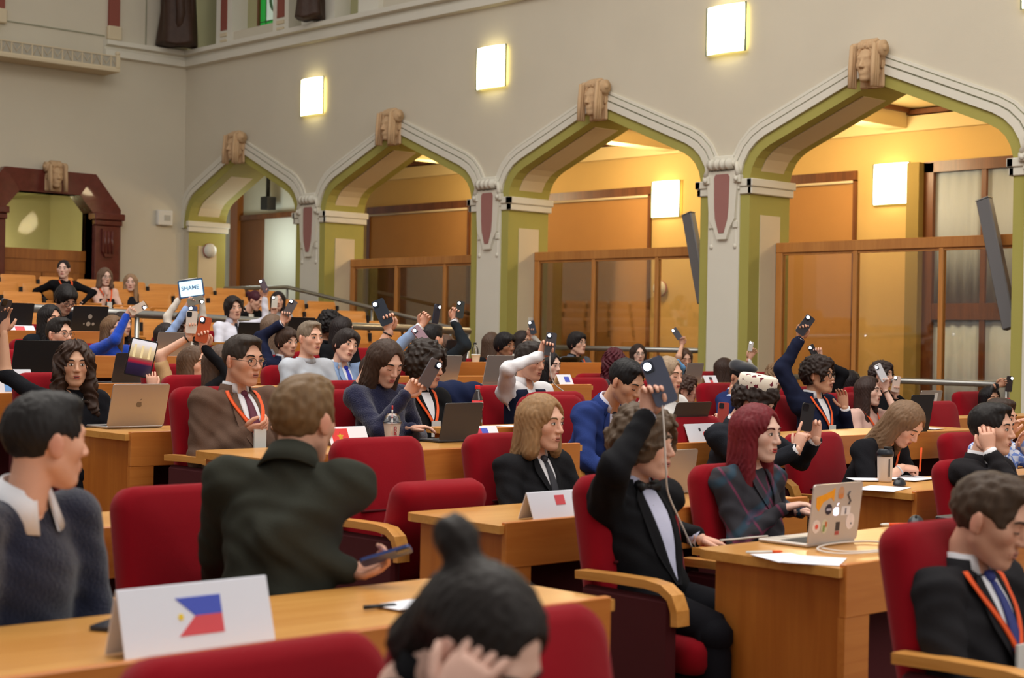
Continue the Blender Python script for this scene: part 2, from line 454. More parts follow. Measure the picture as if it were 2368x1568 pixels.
# ---- far wall with the marble portal
mb = MB(); pc, phw = 13.54, .82
PP = [(-phw, -.3), (-phw, 3.58), (-.57, 3.87), (.57, 3.87), (phw, 3.58), (phw, -.3)]
x = -CORN
for (y0, z0), (y1, z1) in zip(PP, PP[1:]):
    if y1 - y0 > 1e-5: mb.add([(x, pc + y0, z0), (x, pc + y1, z1), (x, pc + y1, ZTOP), (x, pc + y0, ZTOP)], [(0, 1, 2, 3)])
mb.add([(x, -2, -.5), (x, pc - phw, -.5), (x, pc - phw, ZTOP), (x, -2, ZTOP)], [(0, 1, 2, 3)])
mb.add([(x, pc + phw, -.5), (x, WV + .02, -.5), (x, WV + .02, ZTOP), (x, pc + phw, ZTOP)], [(0, 1, 2, 3)])
wall_l = struct(mb.build('wall_left', M_wall))
for y0, y1 in [(14.66, 14.87), (12.3, 12.68)]:
    k = MB(); k.box((x, y0, 6.95), (x + .06, y1, ZTOP)); k.build('upper_inlay', M_redstrip, wall_l)
    k = MB(); k.box((x, y0 - .03, 6.70), (x + .1, y1 + .03, 6.95), bev=.02); k.build('upper_base', M_beige, wall_l)
k = MB(); k.box((x, 15.42, 6.7), (x + .015, 15.44, ZTOP)); k.box((x, 12.5, 6.75), (x + .015, 14.6, 6.77)); k.build('panel_seam', M_groove, wall_l)
portal = struct(empty('door_portal', (x, pc, 0)))
outer = [(-1.36, -.3), (-1.36, 3.66), (-.86, 4.26), (.86, 4.26), (1.36, 3.66), (1.36, -.3)]
v = []; f = []
for (a, b), (c, d) in zip(outer, PP):
    v += [(0, c, d), (0, a, b), (.16, a, b), (.13, c, d), (-.25, c, d)]
for i in range(5):
    for j in range(4): f.append((i*5 + j, i*5 + j + 1, (i+1)*5 + j + 1, (i+1)*5 + j))
    f.append((i*5 + 3, i*5 + 4, (i+1)*5 + 4, (i+1)*5 + 3))
k = MB(); k.add(v, f); k.build('door_surround', M_marble, portal)
for s in (-1, 1):
    k = MB(); k.box((0, s*.80, 3.46), (.26, s*1.40, 3.58), bev=.015); k.box((0, s*.82, 3.36), (.22, s*1.37, 3.46), bev=.015); k.build('door_capital', M_marble, portal)
    k = MB(); k.box((0, s*.84, -.3), (.19, s*1.33, 3.36), bev=.01); k.build('door_jamb', M_marble, portal)
    k = MB(); k.prism([(-.12, 3.30), (.12, 3.30), (.12, 2.9), (.06, 2.8), (-.06, 2.8), (-.12, 2.9)], lambda p, q: (.19 + (.05 if q else 0), s*1.08 + p[0], p[1]))
    for dy in (-.07, 0, .07): k.tube([(.24, s*1.08 + dy, 2.86), (.24, s*1.08 + dy, 3.26)], .022, 8)
    k.build('door_bracket', M_marble, portal)
k = MB(); k.box((-.2, -phw, 2.72), (-.1, phw, 2.9)); k.box((-.2, -phw, 2.5), (-.12, phw, 2.72)); k.build('transom_bar', M_door, portal)
k = MB(); k.prism([(-phw, 2.9), (phw, 2.9), (phw, 3.58), (.57, 3.87), (-.57, 3.87), (-phw, 3.58)], lambda p, q: (-.16 + (.01 if q else 0), p[0], p[1])); k.build('transom_pane', glass('transom_glass', (250, 250, 244), .15), portal)
for s in (-1, 1):
    leaf = struct(empty('door_%d' % (1 if s < 0 else 2), (x - .16, pc + s*phw/2, 0)))
    w = phw/2 - .01
    k = MB(); k.box((-.03, -w, .7), (.03, w, .95)); k.box((-.03, -w, 2.32), (.03, w, 2.5))
    k.box((-.03, -w, .95), (.03, -w + .14, 2.32)); k.box((-.03, w - .14, .95), (.03, w, 2.32)); k.build('door_leaf', M_door, leaf)
    k = MB(); k.box((-.005, -w + .14, .95), (.005, w - .14, 2.32)); k.build('door_pane', mat('corridor_pane', (214, 206, 160), .4, .03, 4), leaf)
# corridor behind the portal
M_cor = mat('corridor_plaster', (214, 208, 168), .85, .04, 2)
k = MB(); k.box((x - 3.4, 10.5, -.3), (x - 3.3, 17.0, 5.2)); k.box((x - 3.4, 10.4, -.3), (x - .4, 10.5, 5.2)); k.box((x - 3.4, 15.3, -.3), (x - .4, 15.4, 5.2)); k.box((x - 3.4, 10.4, 4.3), (x - .4, 15.4, 4.4)); struct(k.build('wall_corridor', M_cor))
k = MB(); k.box((x - 2.0, 10.5, 4.05), (x - 1.6, 15.3, 4.3)); k.box((x - 3.3, 14.2, 4.0), (x - .4, 14.5, 4.3)); struct(k.build('ceiling_corridor_beam', mat('beam_olive', (150, 146, 104), .85)))
col = struct(empty('column', (x - 2.3, 13.15, 0)))
k = MB(); k.lathe([(.19, 0), (.19, 2.95), (.23, 2.97), (.23, 3.05), (.19, 3.06)], 18); k.build('column_shaft', M_pgreen, col)
k = MB(); k.lathe([(.2, 3.06), (.2, 3.4), (.23, 3.42)], 18); k.build('column_neck', M_pink, col)
k = MB(); k.box((-.25, -.25, 3.42), (.25, .25, 3.72), bev=.04); k.build('column_capital', mat('gold_paint', (196, 170, 52), .5, .2, 9), col)
k = MB(); k.lathe([(.22, 3.72), (.26, 3.78), (.2, 4.3)], 18); k.build('column_top', M_pink, col)
l = bpy.data.lights.new('corridor_lamp_bulb', 'POINT'); l.energy = 42; l.color = (1, .9, .6); l.shadow_soft_size = .2
lo = bpy.data.objects.new('corridor_lamp_bulb', l); COL.objects.link(lo); lo.location = (x - 1.2, 13.0, 3.9)
k = MB(); k.box((-.05, -.2, -.3), (.05, .2, .3), bev=.04); o = k.build('corridor_lamp', M_lamp, None, (x - 2.6, 13.72, 2.92)); tag(o, 'glowing lamp seen through the portal transom glass', 'lamp')

# ---- gallery behind the arcade
GB = 21.0
mb = MB()
mb.box((-29, GB, -.3), (-4, GB + .1, 5.2))
gal = struct(mb.build('wall_gallery', M_ochre))
mb = MB(); mb.box((-29, WV + REV, 5.0), (-4, GB + .1, 5.1)); gceil = struct(mb.build('ceiling_gallery', mat('ceiling_cream', (226, 200, 142), .85)))
for U in (9.6, 14.1, 18.6, 23.1):
    k = MB(); k.box((-U - .17, WV + REV, 4.70), (-U + .17, GB, 5.0)); k.build('ceiling_beam', mat('beam_cream', (224, 202, 150), .8), gceil)
    for s in (-1, 1):
        k = MB(); k.box((-U + s*.17, WV + REV, 4.93), (-U + s*.23, GB, 5.0)); k.build('beam_trim', M_darkwood, gceil)
k = MB(); k.box((-29, GB - .12, 4.66), (-4, GB, 4.88)); k.build('gallery_cornice', mat('beam_cream', (224, 202, 150)), gal)
k = MB(); k.box((-29, GB - .14, 4.9), (-4, GB, 4.97)); k.build('gallery_trim', M_darkwood, gal)
mb = MB(); mb.box((-4.2, WV + REV, -.3), (-4.1, GB, 5.1)); struct(mb.build('wall_gallery_end', M_ochre))
nwin = 2
for a, b in [(17.5, 14.86), (21.95, 19.1), (27.0, 23.8)]:
    nwin += 1
    w = struct(empty('window_%d' % nwin, (-(a + b)/2, GB - .02, 0))); h = (a - b)/2
    k = MB(); k.box((-h, 0, 3.98), (h, -.05, 4.14)); k.box((-h, 0, .3), (-h + .1, -.05, 4.0)); k.box((h - .05, 0, .3), (h, -.05, 4.0)); k.build('window_frame', M_darkwood, w)
    k = MB(); k.box((-h + .1, 0, .3), (h - .05, -.02, 3.98)); k.build('window_blind', M_blind, w)
    k = MB(); k.tube([(-h + .1, -.05, 3.97), (h - .05, -.05, 3.97)], .022, 8); k.build('blind_roller', M_beige, w)
w = struct(empty('window_%d' % (nwin + 1), (-12.4, GB - .02, 0)))
k = MB(); k.box((-1.22, 0, 0), (-1.06, -.1, 4.16)); k.box((-1.22, 0, 4.02), (1.5, -.1, 4.18)); k.box((-.28, 0, 0), (-.20, -.08, 4.05)); k.box((-1.1, 0, 1.86), (1.5, -.09, 2.1)); k.box((.75, 0, 0), (.83, -.08, 4.05)); k.build('window_frame', M_darkwood, w)
for a, b in [(-1.06, -.28), (-.20, .75), (.83, 1.5)]:
    for c, d in [(0, 1.86), (2.1, 4.02)]:
        k = MB(); n = 14
        v = []
        for i in range(n + 1):
            t = a + (b - a)*i/n; dy = .012*math.sin(i*1.9)
            v += [(t, -.03 + dy, c), (t, -.03 + dy, d), (t, -.02 + dy, d), (t, -.02 + dy, c)]
        ff = []
        for i in range(n):
            for j in range(4): ff.append((i*4 + j, i*4 + (j+1) % 4, i*4 + 4 + (j+1) % 4, i*4 + 4 + j))
        k.add(v, ff, 0, True); k.build('curtain', M_curtain, w)
k = MB(); k.box((-13.83, GB - .25, 0), (-13.62, GB, 4.17)); k.build('window_jamb', mat('jamb_olive', (150, 128, 72), .85), gal)
# white partition room seen through the far-left arch
k = MB(); k.box((-29.5, 18.5, -.2), (-25.7, 18.6, 5.0)); pw = struct(k.build('wall_annex', mat('annex_white', (222, 224, 214), .85, .03, 2)))
k = MB(); k.box((-28.16, 18.36, 0), (-27.9, 18.5, 5.0)); k.build('annex_post', M_door, pw)
k = MB(); k.box((-27.9, 18.44, 0), (-27.14, 18.5, 3.75)); k.build('annex_board', mat('board_brown', (120, 78, 50), .7, .05, 5), pw)
k = MB(); k.box((-27.9, 18.4, 3.75), (-25.7, 18.5, 3.85)); k.build('annex_shelf', M_darkwood, pw)
k = MB(); k.box((-27.9, 18.4, 4.72), (-25.7, 18.5, 4.98)); k.build('annex_header', M_darkwood, pw)
k = MB(); k.tube([(-26.75, 18.3, 3.95), (-26.75, 18.3, 4.98)], .04, 8); k.box((-26.78, 18.15, 3.9), (-26.55, 18.35, 4.15)); o = k.build('projector_bracket', mat('black_metal', (34, 34, 36), .5)); tag(o, 'black ceiling bracket with a small white device beyond the leftmost arch', 'bracket')
l = bpy.data.lights.new('annex_tube', 'POINT'); l.energy = 30; l.color = (.9, 1, .92); l.shadow_soft_size = .3
lo = bpy.data.objects.new('annex_tube', l); COL.objects.link(lo); lo.location = (-26.3, 17.6, 3.2)

# ---- square wall lamps
lamp_me = None
def wall_lamp(loc, label, bulb=None):
    root = empty('wall_lamp', loc)
    n = 8; v = []; f = []; hw, hh = .325, .305
    for i in range(n + 1):
        for j in range(n + 1):
            a = -1 + 2*i/n; b = -1 + 2*j/n
            v.append((a*hw, -.06 - .07*(1 - a*a)*(1 - .3*b*b), b*hh))
    for i in range(n):
        for j in range(n): f.append((i*(n+1) + j, (i+1)*(n+1) + j, (i+1)*(n+1) + j + 1, i*(n+1) + j + 1))
    k = MB(); k.add(v, f, 0, True); k.build('lamp_shade', M_lamp, root)
    k = MB(); k.box((-hw - .006, -.066, -hh - .006), (hw + .006, -.054, hh + .006)); k.build('lamp_rim', M_lampedge, root)
    k = MB(); k.box((-.2, -.055, -.2), (.2, 0, .2)); k.build('lamp_base', M_lampedge, root)
    tag(root, label, 'lamp', 'square glowing wall lamps')
    # light thrown back on the wall around the lamp
    l = bpy.data.lights.new('lamp_bulb', 'AREA'); l.energy = bulb or 7; l.color = (1, .80, .25); l.shape = 'RECTANGLE'; l.size = .6; l.size_y = .55
    lo = bpy.data.objects.new('lamp_bulb', l); COL.objects.link(lo); lo.parent = root; lo.location = (0, -.052, 0); lo.rotation_euler = (PI/2, 0, 0)
    return root
for i, (U, lb) in enumerate([(22.5, 'square glowing wall lamp above the two leftmost arches, lowest in the row'), (18.03, 'square glowing wall lamp above the pier between second and third arch'), (13.56, 'large square glowing wall lamp between the two rightmost stone masks'), (9.08, 'square glowing wall lamp cut by the upper right corner')]):
    wall_lamp((-U, WV, 5.475), lb)
for U, lb in [(18.75, 'square glowing lamp on the ochre wall inside the third arch'), (14.23, 'square glowing lamp on the ochre wall inside the rightmost arch')]:
    r = wall_lamp((-U, GB, 3.9), lb, 5)
    l = bpy.data.lights.new('gallery_fill', 'POINT'); l.energy = 150; l.color = (1, .80, .48); l.shadow_soft_size = .3  # unseen light out from the wall lamp, added to brighten the gallery
    lo = bpy.data.objects.new('gallery_fill', l); COL.objects.link(lo); lo.parent = r; lo.location = (0, -1.6, .35)
for U in (10.0, 22.9):  # two more added fill lights, with no fixture of their own
    l = bpy.data.lights.new('gallery_fill', 'POINT'); l.energy = 150 if U < 20 else 90; l.color = (1, .80, .48); l.shadow_soft_size = .3
    lo = bpy.data.objects.new('gallery_fill', l); COL.objects.link(lo); lo.location = (-U, GB - 1.6, 4.2)

# ---- glass partitions in the arches
def partition(c, hw, nposts, label, z0):
    root = empty('glass_partition', (-c, WV + .55, z0))
    H = 2.76 - z0; X0, X1 = -hw + .02, hw - .02
    k = MB(); k.box((X0, -.045, H - .13), (X1, .045, H), bev=.008); k.build('top_rail', M_frame, root)
    k = MB(); k.box((X0, -.045, 0), (X1, .045, .2)); k.build('bottom_rail', M_frame, root)
    xs_ = [X0 + .05] + [X0 + (X1 - X0)*i/nposts for i in range(1, nposts)] + [X1 - .05]
    for i, q in enumerate(xs_):
        w = .05 if i in (0, nposts) else .03
        k = MB(); k.box((q - w, -.04, .2), (q + w, .04, H - .13), bev=.006); k.build('post', M_frame, root)
    for i in range(nposts):
        a = xs_[i] + (.05 if i == 0 else .03); b = xs_[i+1] - (.05 if i == nposts-1 else .03)
        k = MB(); k.box((a, -.004, .2), (b, .004, H - .13)); k.build('pane', M_pane, root)
        k = MB(); k.box((a, -.02, H - .16), (b, .02, H - .13)); k.build('bead', M_frame, root)
    tag(root, label, 'partition', 'glazed wooden partitions in the arches')
partition(11.325, 1.84, 3, 'wood framed glass partition in the rightmost arch', .1)
partition(15.81, 1.84, 3, 'wood framed glass partition in the third arch from the left', .35)
partition(20.295, 1.84, 3, 'wood framed glass partition in the second arch behind the sloping rail', .8)

# ---- handrails
def rail(name, pts, r, posts, label, lower=None):
    root = empty(name, pts[0]); o = Vector(pts[0])
    k = MB(); k.tube([Vector(p) - o for p in pts], r, 12); k.build('rail_bar', M_steel, root)
    for p in posts:
        p = Vector(p); zf = fl(-p.x, p.y) - .05
        k = MB(); k.tube([Vector((p.x, p.y, zf)) - o, p - o], r*.62, 10); k.build('rail_post', M_steel, root)
    if lower:
        for dz in lower:
            k = MB(); k.tube([Vector(p) - o - Vector((0, 0, dz)) for p in pts], r*.4, 8); k.build('lower_bar', M_steel, root)
    tag(root, label, 'handrail')
rail('stair_handrail', [(-24.6, 15.95, 2.27), (-22.7, 15.95, 2.27), (-20.4, 15.95, 1.92), (-18.35, 15.95, 1.60), (-18.15, 15.95, 1.55), (-18.35, 15.9, 1.52)], .032, [(-22.7, 15.95, 2.27), (-20.4, 15.95, 1.92), (-18.5, 15.95, 1.6)], 'sloping steel stair handrail in front of the second arch', [.45])
rail('level_handrail', [(-17.5, 16.42, 1.36), (-13.97, 16.42, 1.36)], .035, [(-17.3, 16.42, 1.36), (-14.2, 16.42, 1.36)], 'level steel handrail across the third arch')
rail('level_handrail', [(-13.1, 16.42, 1.06), (-9.5, 16.42, 1.06)], .035, [(-13.0, 16.42, 1.06), (-11.3, 16.42, 1.06), (-9.6, 16.42, 1.06)], 'level steel handrail across the rightmost arch')
rail('row_handrail', [tuple(onU(px_, py_, 15.95)) for px_, py_ in [(60, 712), (330, 727), (700, 749), (1085, 766)]], .045, [tuple(onU(px_, py_, 15.95)) for px_, py_ in [(317, 727), (1082, 766)]], 'steel rail running behind the last row of red chairs')

# ---- small fixtures
def slab(name, c, size, m, label, cat, bev=.01):
    k = MB(); a = Vector(size)/2; k.box(-a, a, bev=bev); o = k.build(name, m, None, c); tag(o, label, cat); return o
for (px_, py_, w_) in [(380, 504, 0)]:
    o = empty('wall_box', onU(px_, py_, CORN - .05))
    k = MB(); k.box((-.05, -.16, -.14), (.05, .16, .14), bev=.015); k.build('casing', M_offwhite, o)
    k = MB(); k.box((.05, -.03, -.05), (.056, .1, .05)); k.build('grille', mat('grille_grey', (186, 184, 176), .7), o)
    tag(o, 'pale box with a grille on the far wall beside the leftmost arch', 'box')
def sensor(loc, label, nrm):
    o = empty('smoke_detector', loc); Mr = Vector((0, 0, 1)).rotation_difference(Vector(nrm)).to_matrix().to_4x4()
    k = MB(); k.lathe([(.13, 0), (.135, .03), (.13, .06), (.1, .11), (.05, .135), (0.005, .14)], 18, M=Mr); k.build('dome', M_offwhite, o)
    k = MB(); k.lathe([(.137, .02), (.138, .045)], 18, M=Mr); k.build('red_band', mat('band_red', (170, 60, 70), .5), o)
    tag(o, label, 'detector')
sensor(Vector((-26.37 + .02, WV + .42, 3.02)), 'round white alarm dome with a red stripe on the leftmost arch pier', (1, 0, 0))
sensor(onV(1530, 667, GB - .02), 'round white alarm dome behind the glass of the third arch', (0, -1, 0))
slab('light_switch', (-17.64 + .02, WV + .45, 1.72), (.02, .09, .14), M_offwhite, 'small white switch plate on the jamb of the third arch', 'switch', .004)
# slanted grey steel struts leaning in the two right arches
def strut(p0, p1, label):
    a, b = Vector(p0), Vector(p1); d = (b - a); L = d.length
    o = empty('steel_strut', a); q = Vector((0, 0, 1)).rotation_difference(d.normalized()).to_matrix().to_4x4()
    k = MB(); k.box((-.085, -.05, 0), (.085, .05, L), M=q, bev=.012); k.build('beam_body', M_darksteel, o)
    k = MB(); k.box((-.085, -.052, L), (.085, .052, L + .012), M=q); k.build('end_cap', M_steel, o)
    tag(o, label, 'strut')
strut(onV(1628, 700, WV + .25), onV(1592, 496, WV + .35), 'grey steel strut leaning beside the third arch')
strut(onV(2338, 760, WV + .25), onV(2276, 462, WV + .35), 'grey steel strut leaning at the right edge of the rightmost arch')
# balcony grille on the far wall
bal = empty('balcony_grille', (-CORN, 12.0, 6.05))
k = MB(); k.box((0, 0, 0), (.55, 2.62, .07), bev=.01); k.build('ledge', M_beige, bal)
k = MB(); k.box((.5, 0, .07), (.53, 2.6, .09)); k.box((.5, 0, .27), (.53, 2.6, .29)); k.build('grille_rail', M_beige, bal)
M_grille = mat('grille_stone', (176, 170, 156), .8, .1, 12)
for i in range(14):
    y0 = .02 + i*.186
    k = MB(); k.box((.505, y0, .09), (.525, y0 + .022, .27)); k.build('baluster', M_beige, bal)
    k = MB(); k.box((.508, y0 + .022, .09), (.516, y0 + .186, .27)); k.build('grille_panel', M_grille, bal)
    k = MB()
    if i % 3 != 2: k.tube([(.52, y0 + .03, .25), (.522, y0 + .1, .13), (.52, y0 + .18, .25)], .008, 5)
    else: k.tube([(.52, y0 + .03, .1), (.522, y0 + .1, .26), (.52, y0 + .18, .1)], .008, 5)
    k.build('scrollwork', M_beige, bal)
k = MB(); k.ball((.51, 2.58, .33), .045, 10); k.box((.46, 2.54, .07), (.55, 2.62, .3), bev=.01); k.build('end_post', M_beige, bal)
tag(bal, 'small stone balcony with scrollwork grille high on the far wall', 'balcony')
# ------------------------------------------------------------------ furniture
M_red = mat('red_upholstery', (138, 8, 24), .9, .12, 5, .25, 420, sheen=.08, spec=.1)
M_redseam = mat('red_seam', (84, 6, 18), .9)
M_maroon = mat('maroon_panel', (70, 8, 16), .85, .1, 5)
M_arm = wood('armrest_wood', (196, 132, 58), (220, 158, 84), 0, .35)
M_top = wood('desk_top_wood', (200, 138, 64), (218, 160, 84), 1, .3, .3)  # lighter than the desk sides: surface sheen put into the colour
M_desk = wood('desk_wood', (176, 98, 34), (198, 120, 48), 2, .38)
M_apron = wood('desk_apron_wood', (188, 110, 44), (208, 132, 60), 1, .36)
M_bench = wood('bench_ply', (198, 124, 50), (220, 148, 70), 1, .38)
M_black = mat('black_plastic', (26, 26, 28), .45)

def rrect(w, h, r, n=5):
    out = []
    for cx_, cy_, a0 in [(w/2 - r, h/2 - r, 0), (-w/2 + r, h/2 - r, 90), (-w/2 + r, -h/2 + r, 180), (w/2 - r, -h/2 + r, 270)]:
        for i in range(n + 1):
            a = math.radians(a0 + 90*i/n); out.append((cx_ + r*math.cos(a), cy_ + r*math.sin(a)))
    return out
def pad(mb, poly, t, bev, M, mi=0, bulge=0.0):
    """cushion: outline poly in local (y,z), thickness t along local x, rounded rims"""
    n = len(poly); rings = []
    w = max(abs(p[0]) for p in poly); h = max(abs(p[1]) for p in poly)
    def ring(x, ins): return [(x, p[0]*(1 - ins/w), p[1]*(1 - ins/h)) for p in poly]
    for x, ins in [(-t/2, bev), (-t/2 + bev*.3, bev*.3), (-t/2 + bev, 0), (t/2 - bev, 0), (t/2 - bev*.3, bev*.3), (t/2, bev)]: rings.append(ring(x, ins))
    rings.append(ring(t/2 + bulge, bev + min(w, h)*.45))
    v = [p for r in rings for p in r] + [(t/2 + bulge*1.2, 0, 0)]
    f = []
    for i in range(len(rings)-1):
        for j in range(n): f.append((i*n + j, i*n + (j+1) % n, (i+1)*n + (j+1) % n, (i+1)*n + j))
    f.append(tuple(range(n))[::-1]); L = (len(rings)-1)*n
    for j in range(n): f.append((L + j, L + (j+1) % n, len(v) - 1))
    mb.add([M @ Vector(p) for p in v], f, mi, True)
def RY(a): return Matrix.Rotation(a, 4, 'Y')
def T(*p): return Matrix.Translation(p)
chair_parts = {}
def chair_meshes():
    k = MB(); pad(k, rrect(.49, .70, .07), .11, .035, T(-.265, 0, .66) @ RY(-.20), bulge=.015); chair_parts['backrest'] = k.mesh('backrest', [M_red])
    k = MB(); Mb = T(-.265, 0, .66) @ RY(-.20); k.tube([Mb @ Vector((.07, y, .02)) for y in (-.17, 0, .17)], .006, 6); chair_parts['seam'] = k.mesh('seam', [M_redseam])
    k = MB(); pad(k, rrect(.48, .50, .06), .13, .04, T(.0, 0, .41) @ RY(-PI/2), bulge=.012); chair_parts['seat'] = k.mesh('seat', [M_red])
    k = MB(); pad(k, rrect(.48, .50, .06), .13, .04, T(.06, 0, .60) @ RY(.28), bulge=.012); chair_parts['seat_up'] = k.mesh('seat', [M_red])
    k = MB(); k.box((-.24, -.025, .0), (.19, .025, .62), bev=.015); chair_parts['side'] = k.mesh('side_panel', [M_maroon])
    pts = [(-.26, .655), (-.1, .66), (.08, .66), (.15, .652), (.195, .625), (.215, .58), (.218, .53)]
    k = MB(); v = []; f = []; n = len(pts)
    for i, (x, z) in enumerate(pts):
        a = Vector(pts[max(0, i-1)]); b = Vector(pts[min(n-1, i+1)]); d = (b - a).normalized(); nr = Vector((-d.y, d.x))*.015
        for dy, s in [(-.032, 1), (.032, 1), (.032, -1), (-.032, -1)]: v.append((x + nr.x*s, dy, z + nr.y*s))
    for i in range(n-1):
        for j in range(4): f.append((i*4 + j, i*4 + (j+1) % 4, i*4 + 4 + (j+1) % 4, i*4 + 4 + j))
    f += [(0, 1, 2, 3), tuple(range((n-1)*4, n*4))]
    k.add(v, f); chair_parts['arm'] = k.mesh('armrest', [M_arm])
    k = MB(); k.box((-.2, -.22, .28), (.16, .22, .34)); k.tube([(-.02, 0, 0), (-.02, 0, .3)], .05, 10); k.lathe([(.2, 0), (.2, .02), (.06, .05)], 16, c=(-.02, 0, 0)); chair_parts['base'] = k.mesh('seat_base', [M_black])
chair_meshes()
def chair(U, V, label, rz=0, up=False, z=None):
    root = empty('upholstered_chair', (-U, V, fl(U, V) if z is None else z), rz)
    link('backrest', chair_parts['backrest'], root); link('seam', chair_parts['seam'], root)
    link('seat', chair_parts['seat_up' if up else 'seat'], root); link('seat_base', chair_parts['base'], root)
    for s in (-1, 1):
        link('side_panel', chair_parts['side'], root, (0, s*.285, 0)); link('armrest', chair_parts['arm'], root, (0, s*.285, 0))
    tag(root, label, 'chair', 'red upholstered chairs at the desks')
    return root

DESKS = []
def snap(p, lim=.16):
    """stand a thing on the desk below it"""
    for U0, U1, V0, V1, z in DESKS:
        if U0 - .02 <= -p.x <= U1 + .02 and V0 <= p.y <= V1 and abs(p.z - z) < lim: p.z = z + .001
    return p
def desk(U0, U1, V0, V1, z, label, full=False, zt=None):
    """long desk: U0 downhill edge, U1 uphill edge"""
    xa, xb = -U1, -U0
    DESKS.append((U0, U1, V0, V1, z))
    zf = min(fl(U0, V0), fl(U0, V1), fl(U1, V0), fl(U1, V1)) - .03
    root = empty('conference_desk', (xb, V0, zf)); h = z - zf; D = U1 - U0; W = V1 - V0
    poly = [(-D, .05), (-D + .015, .015), (-D + .05, 0), (0, 0), (0, W), (-D, W)]
    k = MB(); k.prism(poly, lambda p, q: (p[0] - .012, p[1], h - (.032 if q == 0 else 0))); k.build('desk_top', M_top, root)
    for y in (.035, W - .075):
        k = MB(); k.box((-D + .06, y, 0), (-.03, y + .04, h - .032)); k.build('end_panel', M_desk, root)
    if not full:
        k = MB(); k.box((-.028, .025, h - .165), (.0, W - .025, h + .012), bev=.003); k.build('apron', M_apron, root)
        for y in (.025, W - .16):
            k = MB(); k.box((-.03, y, 0), (-.002, y + .135, h - .165)); k.build('leg', M_apron, root)
        k = MB(); k.box((-.24, .075, .05), (-.21, W - .075, h - .032)); k.build('modesty_panel', M_maroon, root)
    else:
        k = MB(); k.box((-.028, .025, 0), (.0, W - .025, h + .012), bev=.003); k.build('front_panel', M_apron, root)
    tag(root, label, 'desk', 'long wooden desks in rows')
    return root
ROWS = dict(A=(3.18, 3.80), B=(4.58, 5.16), C=(6.0, 6.6), D=(7.38, 7.98), E=(8.85, 9.45), F=(10.3, 10.9), G=(11.7, 12.3), H=(13.1, 13.7))
def dz(r, V): u = sum(ROWS[r])/2; return fl(u, V) + .74
ZD = {}
def rowdesk(r, V0, V1, label, z=None, full=False):
    z = z if z else dz(r, (V0 + V1)/2)
    ZD[(r, round(V0, 2))] = z
    return desk(ROWS[r][0], ROWS[r][1], V0, V1, z, label, full)
rowdesk('A', -.6, 3.38, 'long wooden desk in the foreground with the blue and red flag card', .74)
rowdesk('A', 4.44, 9.4, 'wooden desk with the sticker covered laptop at the right', .74)
rowdesk('B', 4.22, 6.15, 'wooden desk in front of the long haired boy in a black suit', .76)
rowdesk('B', 6.98, 10.4, 'wooden desk where the girl in black is writing', .74)
desk(4.98, 5.5, -.5, 3.38, .80, 'wooden desk behind the boy in the navy pullover')
rowdesk('C', 4.12, 6.1, 'wooden desk with solid front behind the empty red chair', .925, True)
rowdesk('C', 6.72, 10.2, 'wooden desk with an open laptop and a red emblem card', .90)
rowdesk('D', 4.22, 6.1, 'wooden desk carrying the open silver laptop at the left', .955)
desk(7.0, 7.42, 6.2, 7.3, .945, 'short wooden desk in front of the boy in the navy waistcoat')
rowdesk('E', 1.5, 4.95, 'wooden desk with the pale blue striped card at the left edge', 1.10)
rowdesk('E', 5.6, 9.1, 'wooden desk with two silver laptops behind the navy waistcoat', 1.12)
desk(7.1, 7.55, 11.05, 13.9, .892, 'wooden desk with the stickered grey laptop at the right')
desk(13.75, 14.2, 5.8, 7.85, 1.46, 'wooden desk with the black laptops under the raked rows')
rowdesk('F', 4.7, 7.2, 'wooden desk with the wide black laptop at the left', 1.10)
rowdesk('F', 7.9, 9.9, 'wooden desk behind the boy in the light grey suit', 1.14)
rowdesk('F', 10.9, 13.2, 'wooden desk holding the grey laptop and small flag card at the fourth pier', 1.06)
rowdesk('G', 5.4, 8.0, 'wooden desk with the silver laptop below the SHAME tablet', 1.27)
desk(11.12, 11.55, 9.4, 12.6, 1.245, 'wooden desk with the paper cup on it')
desk(14.2, 14.65, 9.3, 12.0, 1.385, 'wooden desk in the last row below the steel rail')

# ---- raked wooden tip-up seats at the back
k = MB(); Ms = T(0, 0, .62) @ RY(-.16); pad(k, rrect(.515, .46, .03), .022, .006, Ms); b_back = k.mesh('backrest', [M_bench])
k = MB(); pad(k, rrect(.45, .40, .04), .03, .008, T(.16, 0, .44) @ RY(.35)); b_seat = k.mesh('seat', [M_bench])
k = MB(); k.box((-.10, -.25, .02), (-.07, .25, .40)); b_low = k.mesh('kick_board', [M_bench])
k = MB(); k.box((-.05, -.02, 0), (.03, .02, .42)); b_foot = k.mesh('foot', [M_steel])
k = MB(); k.box((-.035, -.018, .68), (.015, .018, .79), bev=.005); b_hinge = k.mesh('hinge', [M_black])
nb = 0
nth = 'first second third fourth fifth sixth seventh eighth ninth tenth eleventh twelfth thirteenth fourteenth fifteenth'.split()
order = ['front', 'second', 'third', 'fourth', 'fifth', 'sixth']
for r in range(6):
    U = 17.2 + .95*r; row_seats = []
    for i in range(15):
        V = 6.3 + .57*i + .15*r
        if V > 14.75 or (r == 2 and 9.6 < V < 12.1): continue
        root = empty('tip_up_chair', (-U, V, fl(U, V)))
        link('backrest', b_back, root); link('seat', b_seat, root); link('kick_board', b_low, root)
        link('foot', b_foot, root, (0, .285, 0)); link('hinge', b_hinge, root, (0, .285, 0))
        row_seats.append((V, root))
    for j, (V, root) in enumerate(sorted(row_seats, reverse=True)):
        tag(root, 'wooden tip-up chair, %s from the arcade end in the %s raked row' % (nth[j], order[r]), 'chair', 'wooden tip-up chairs, %s row' % order[r])
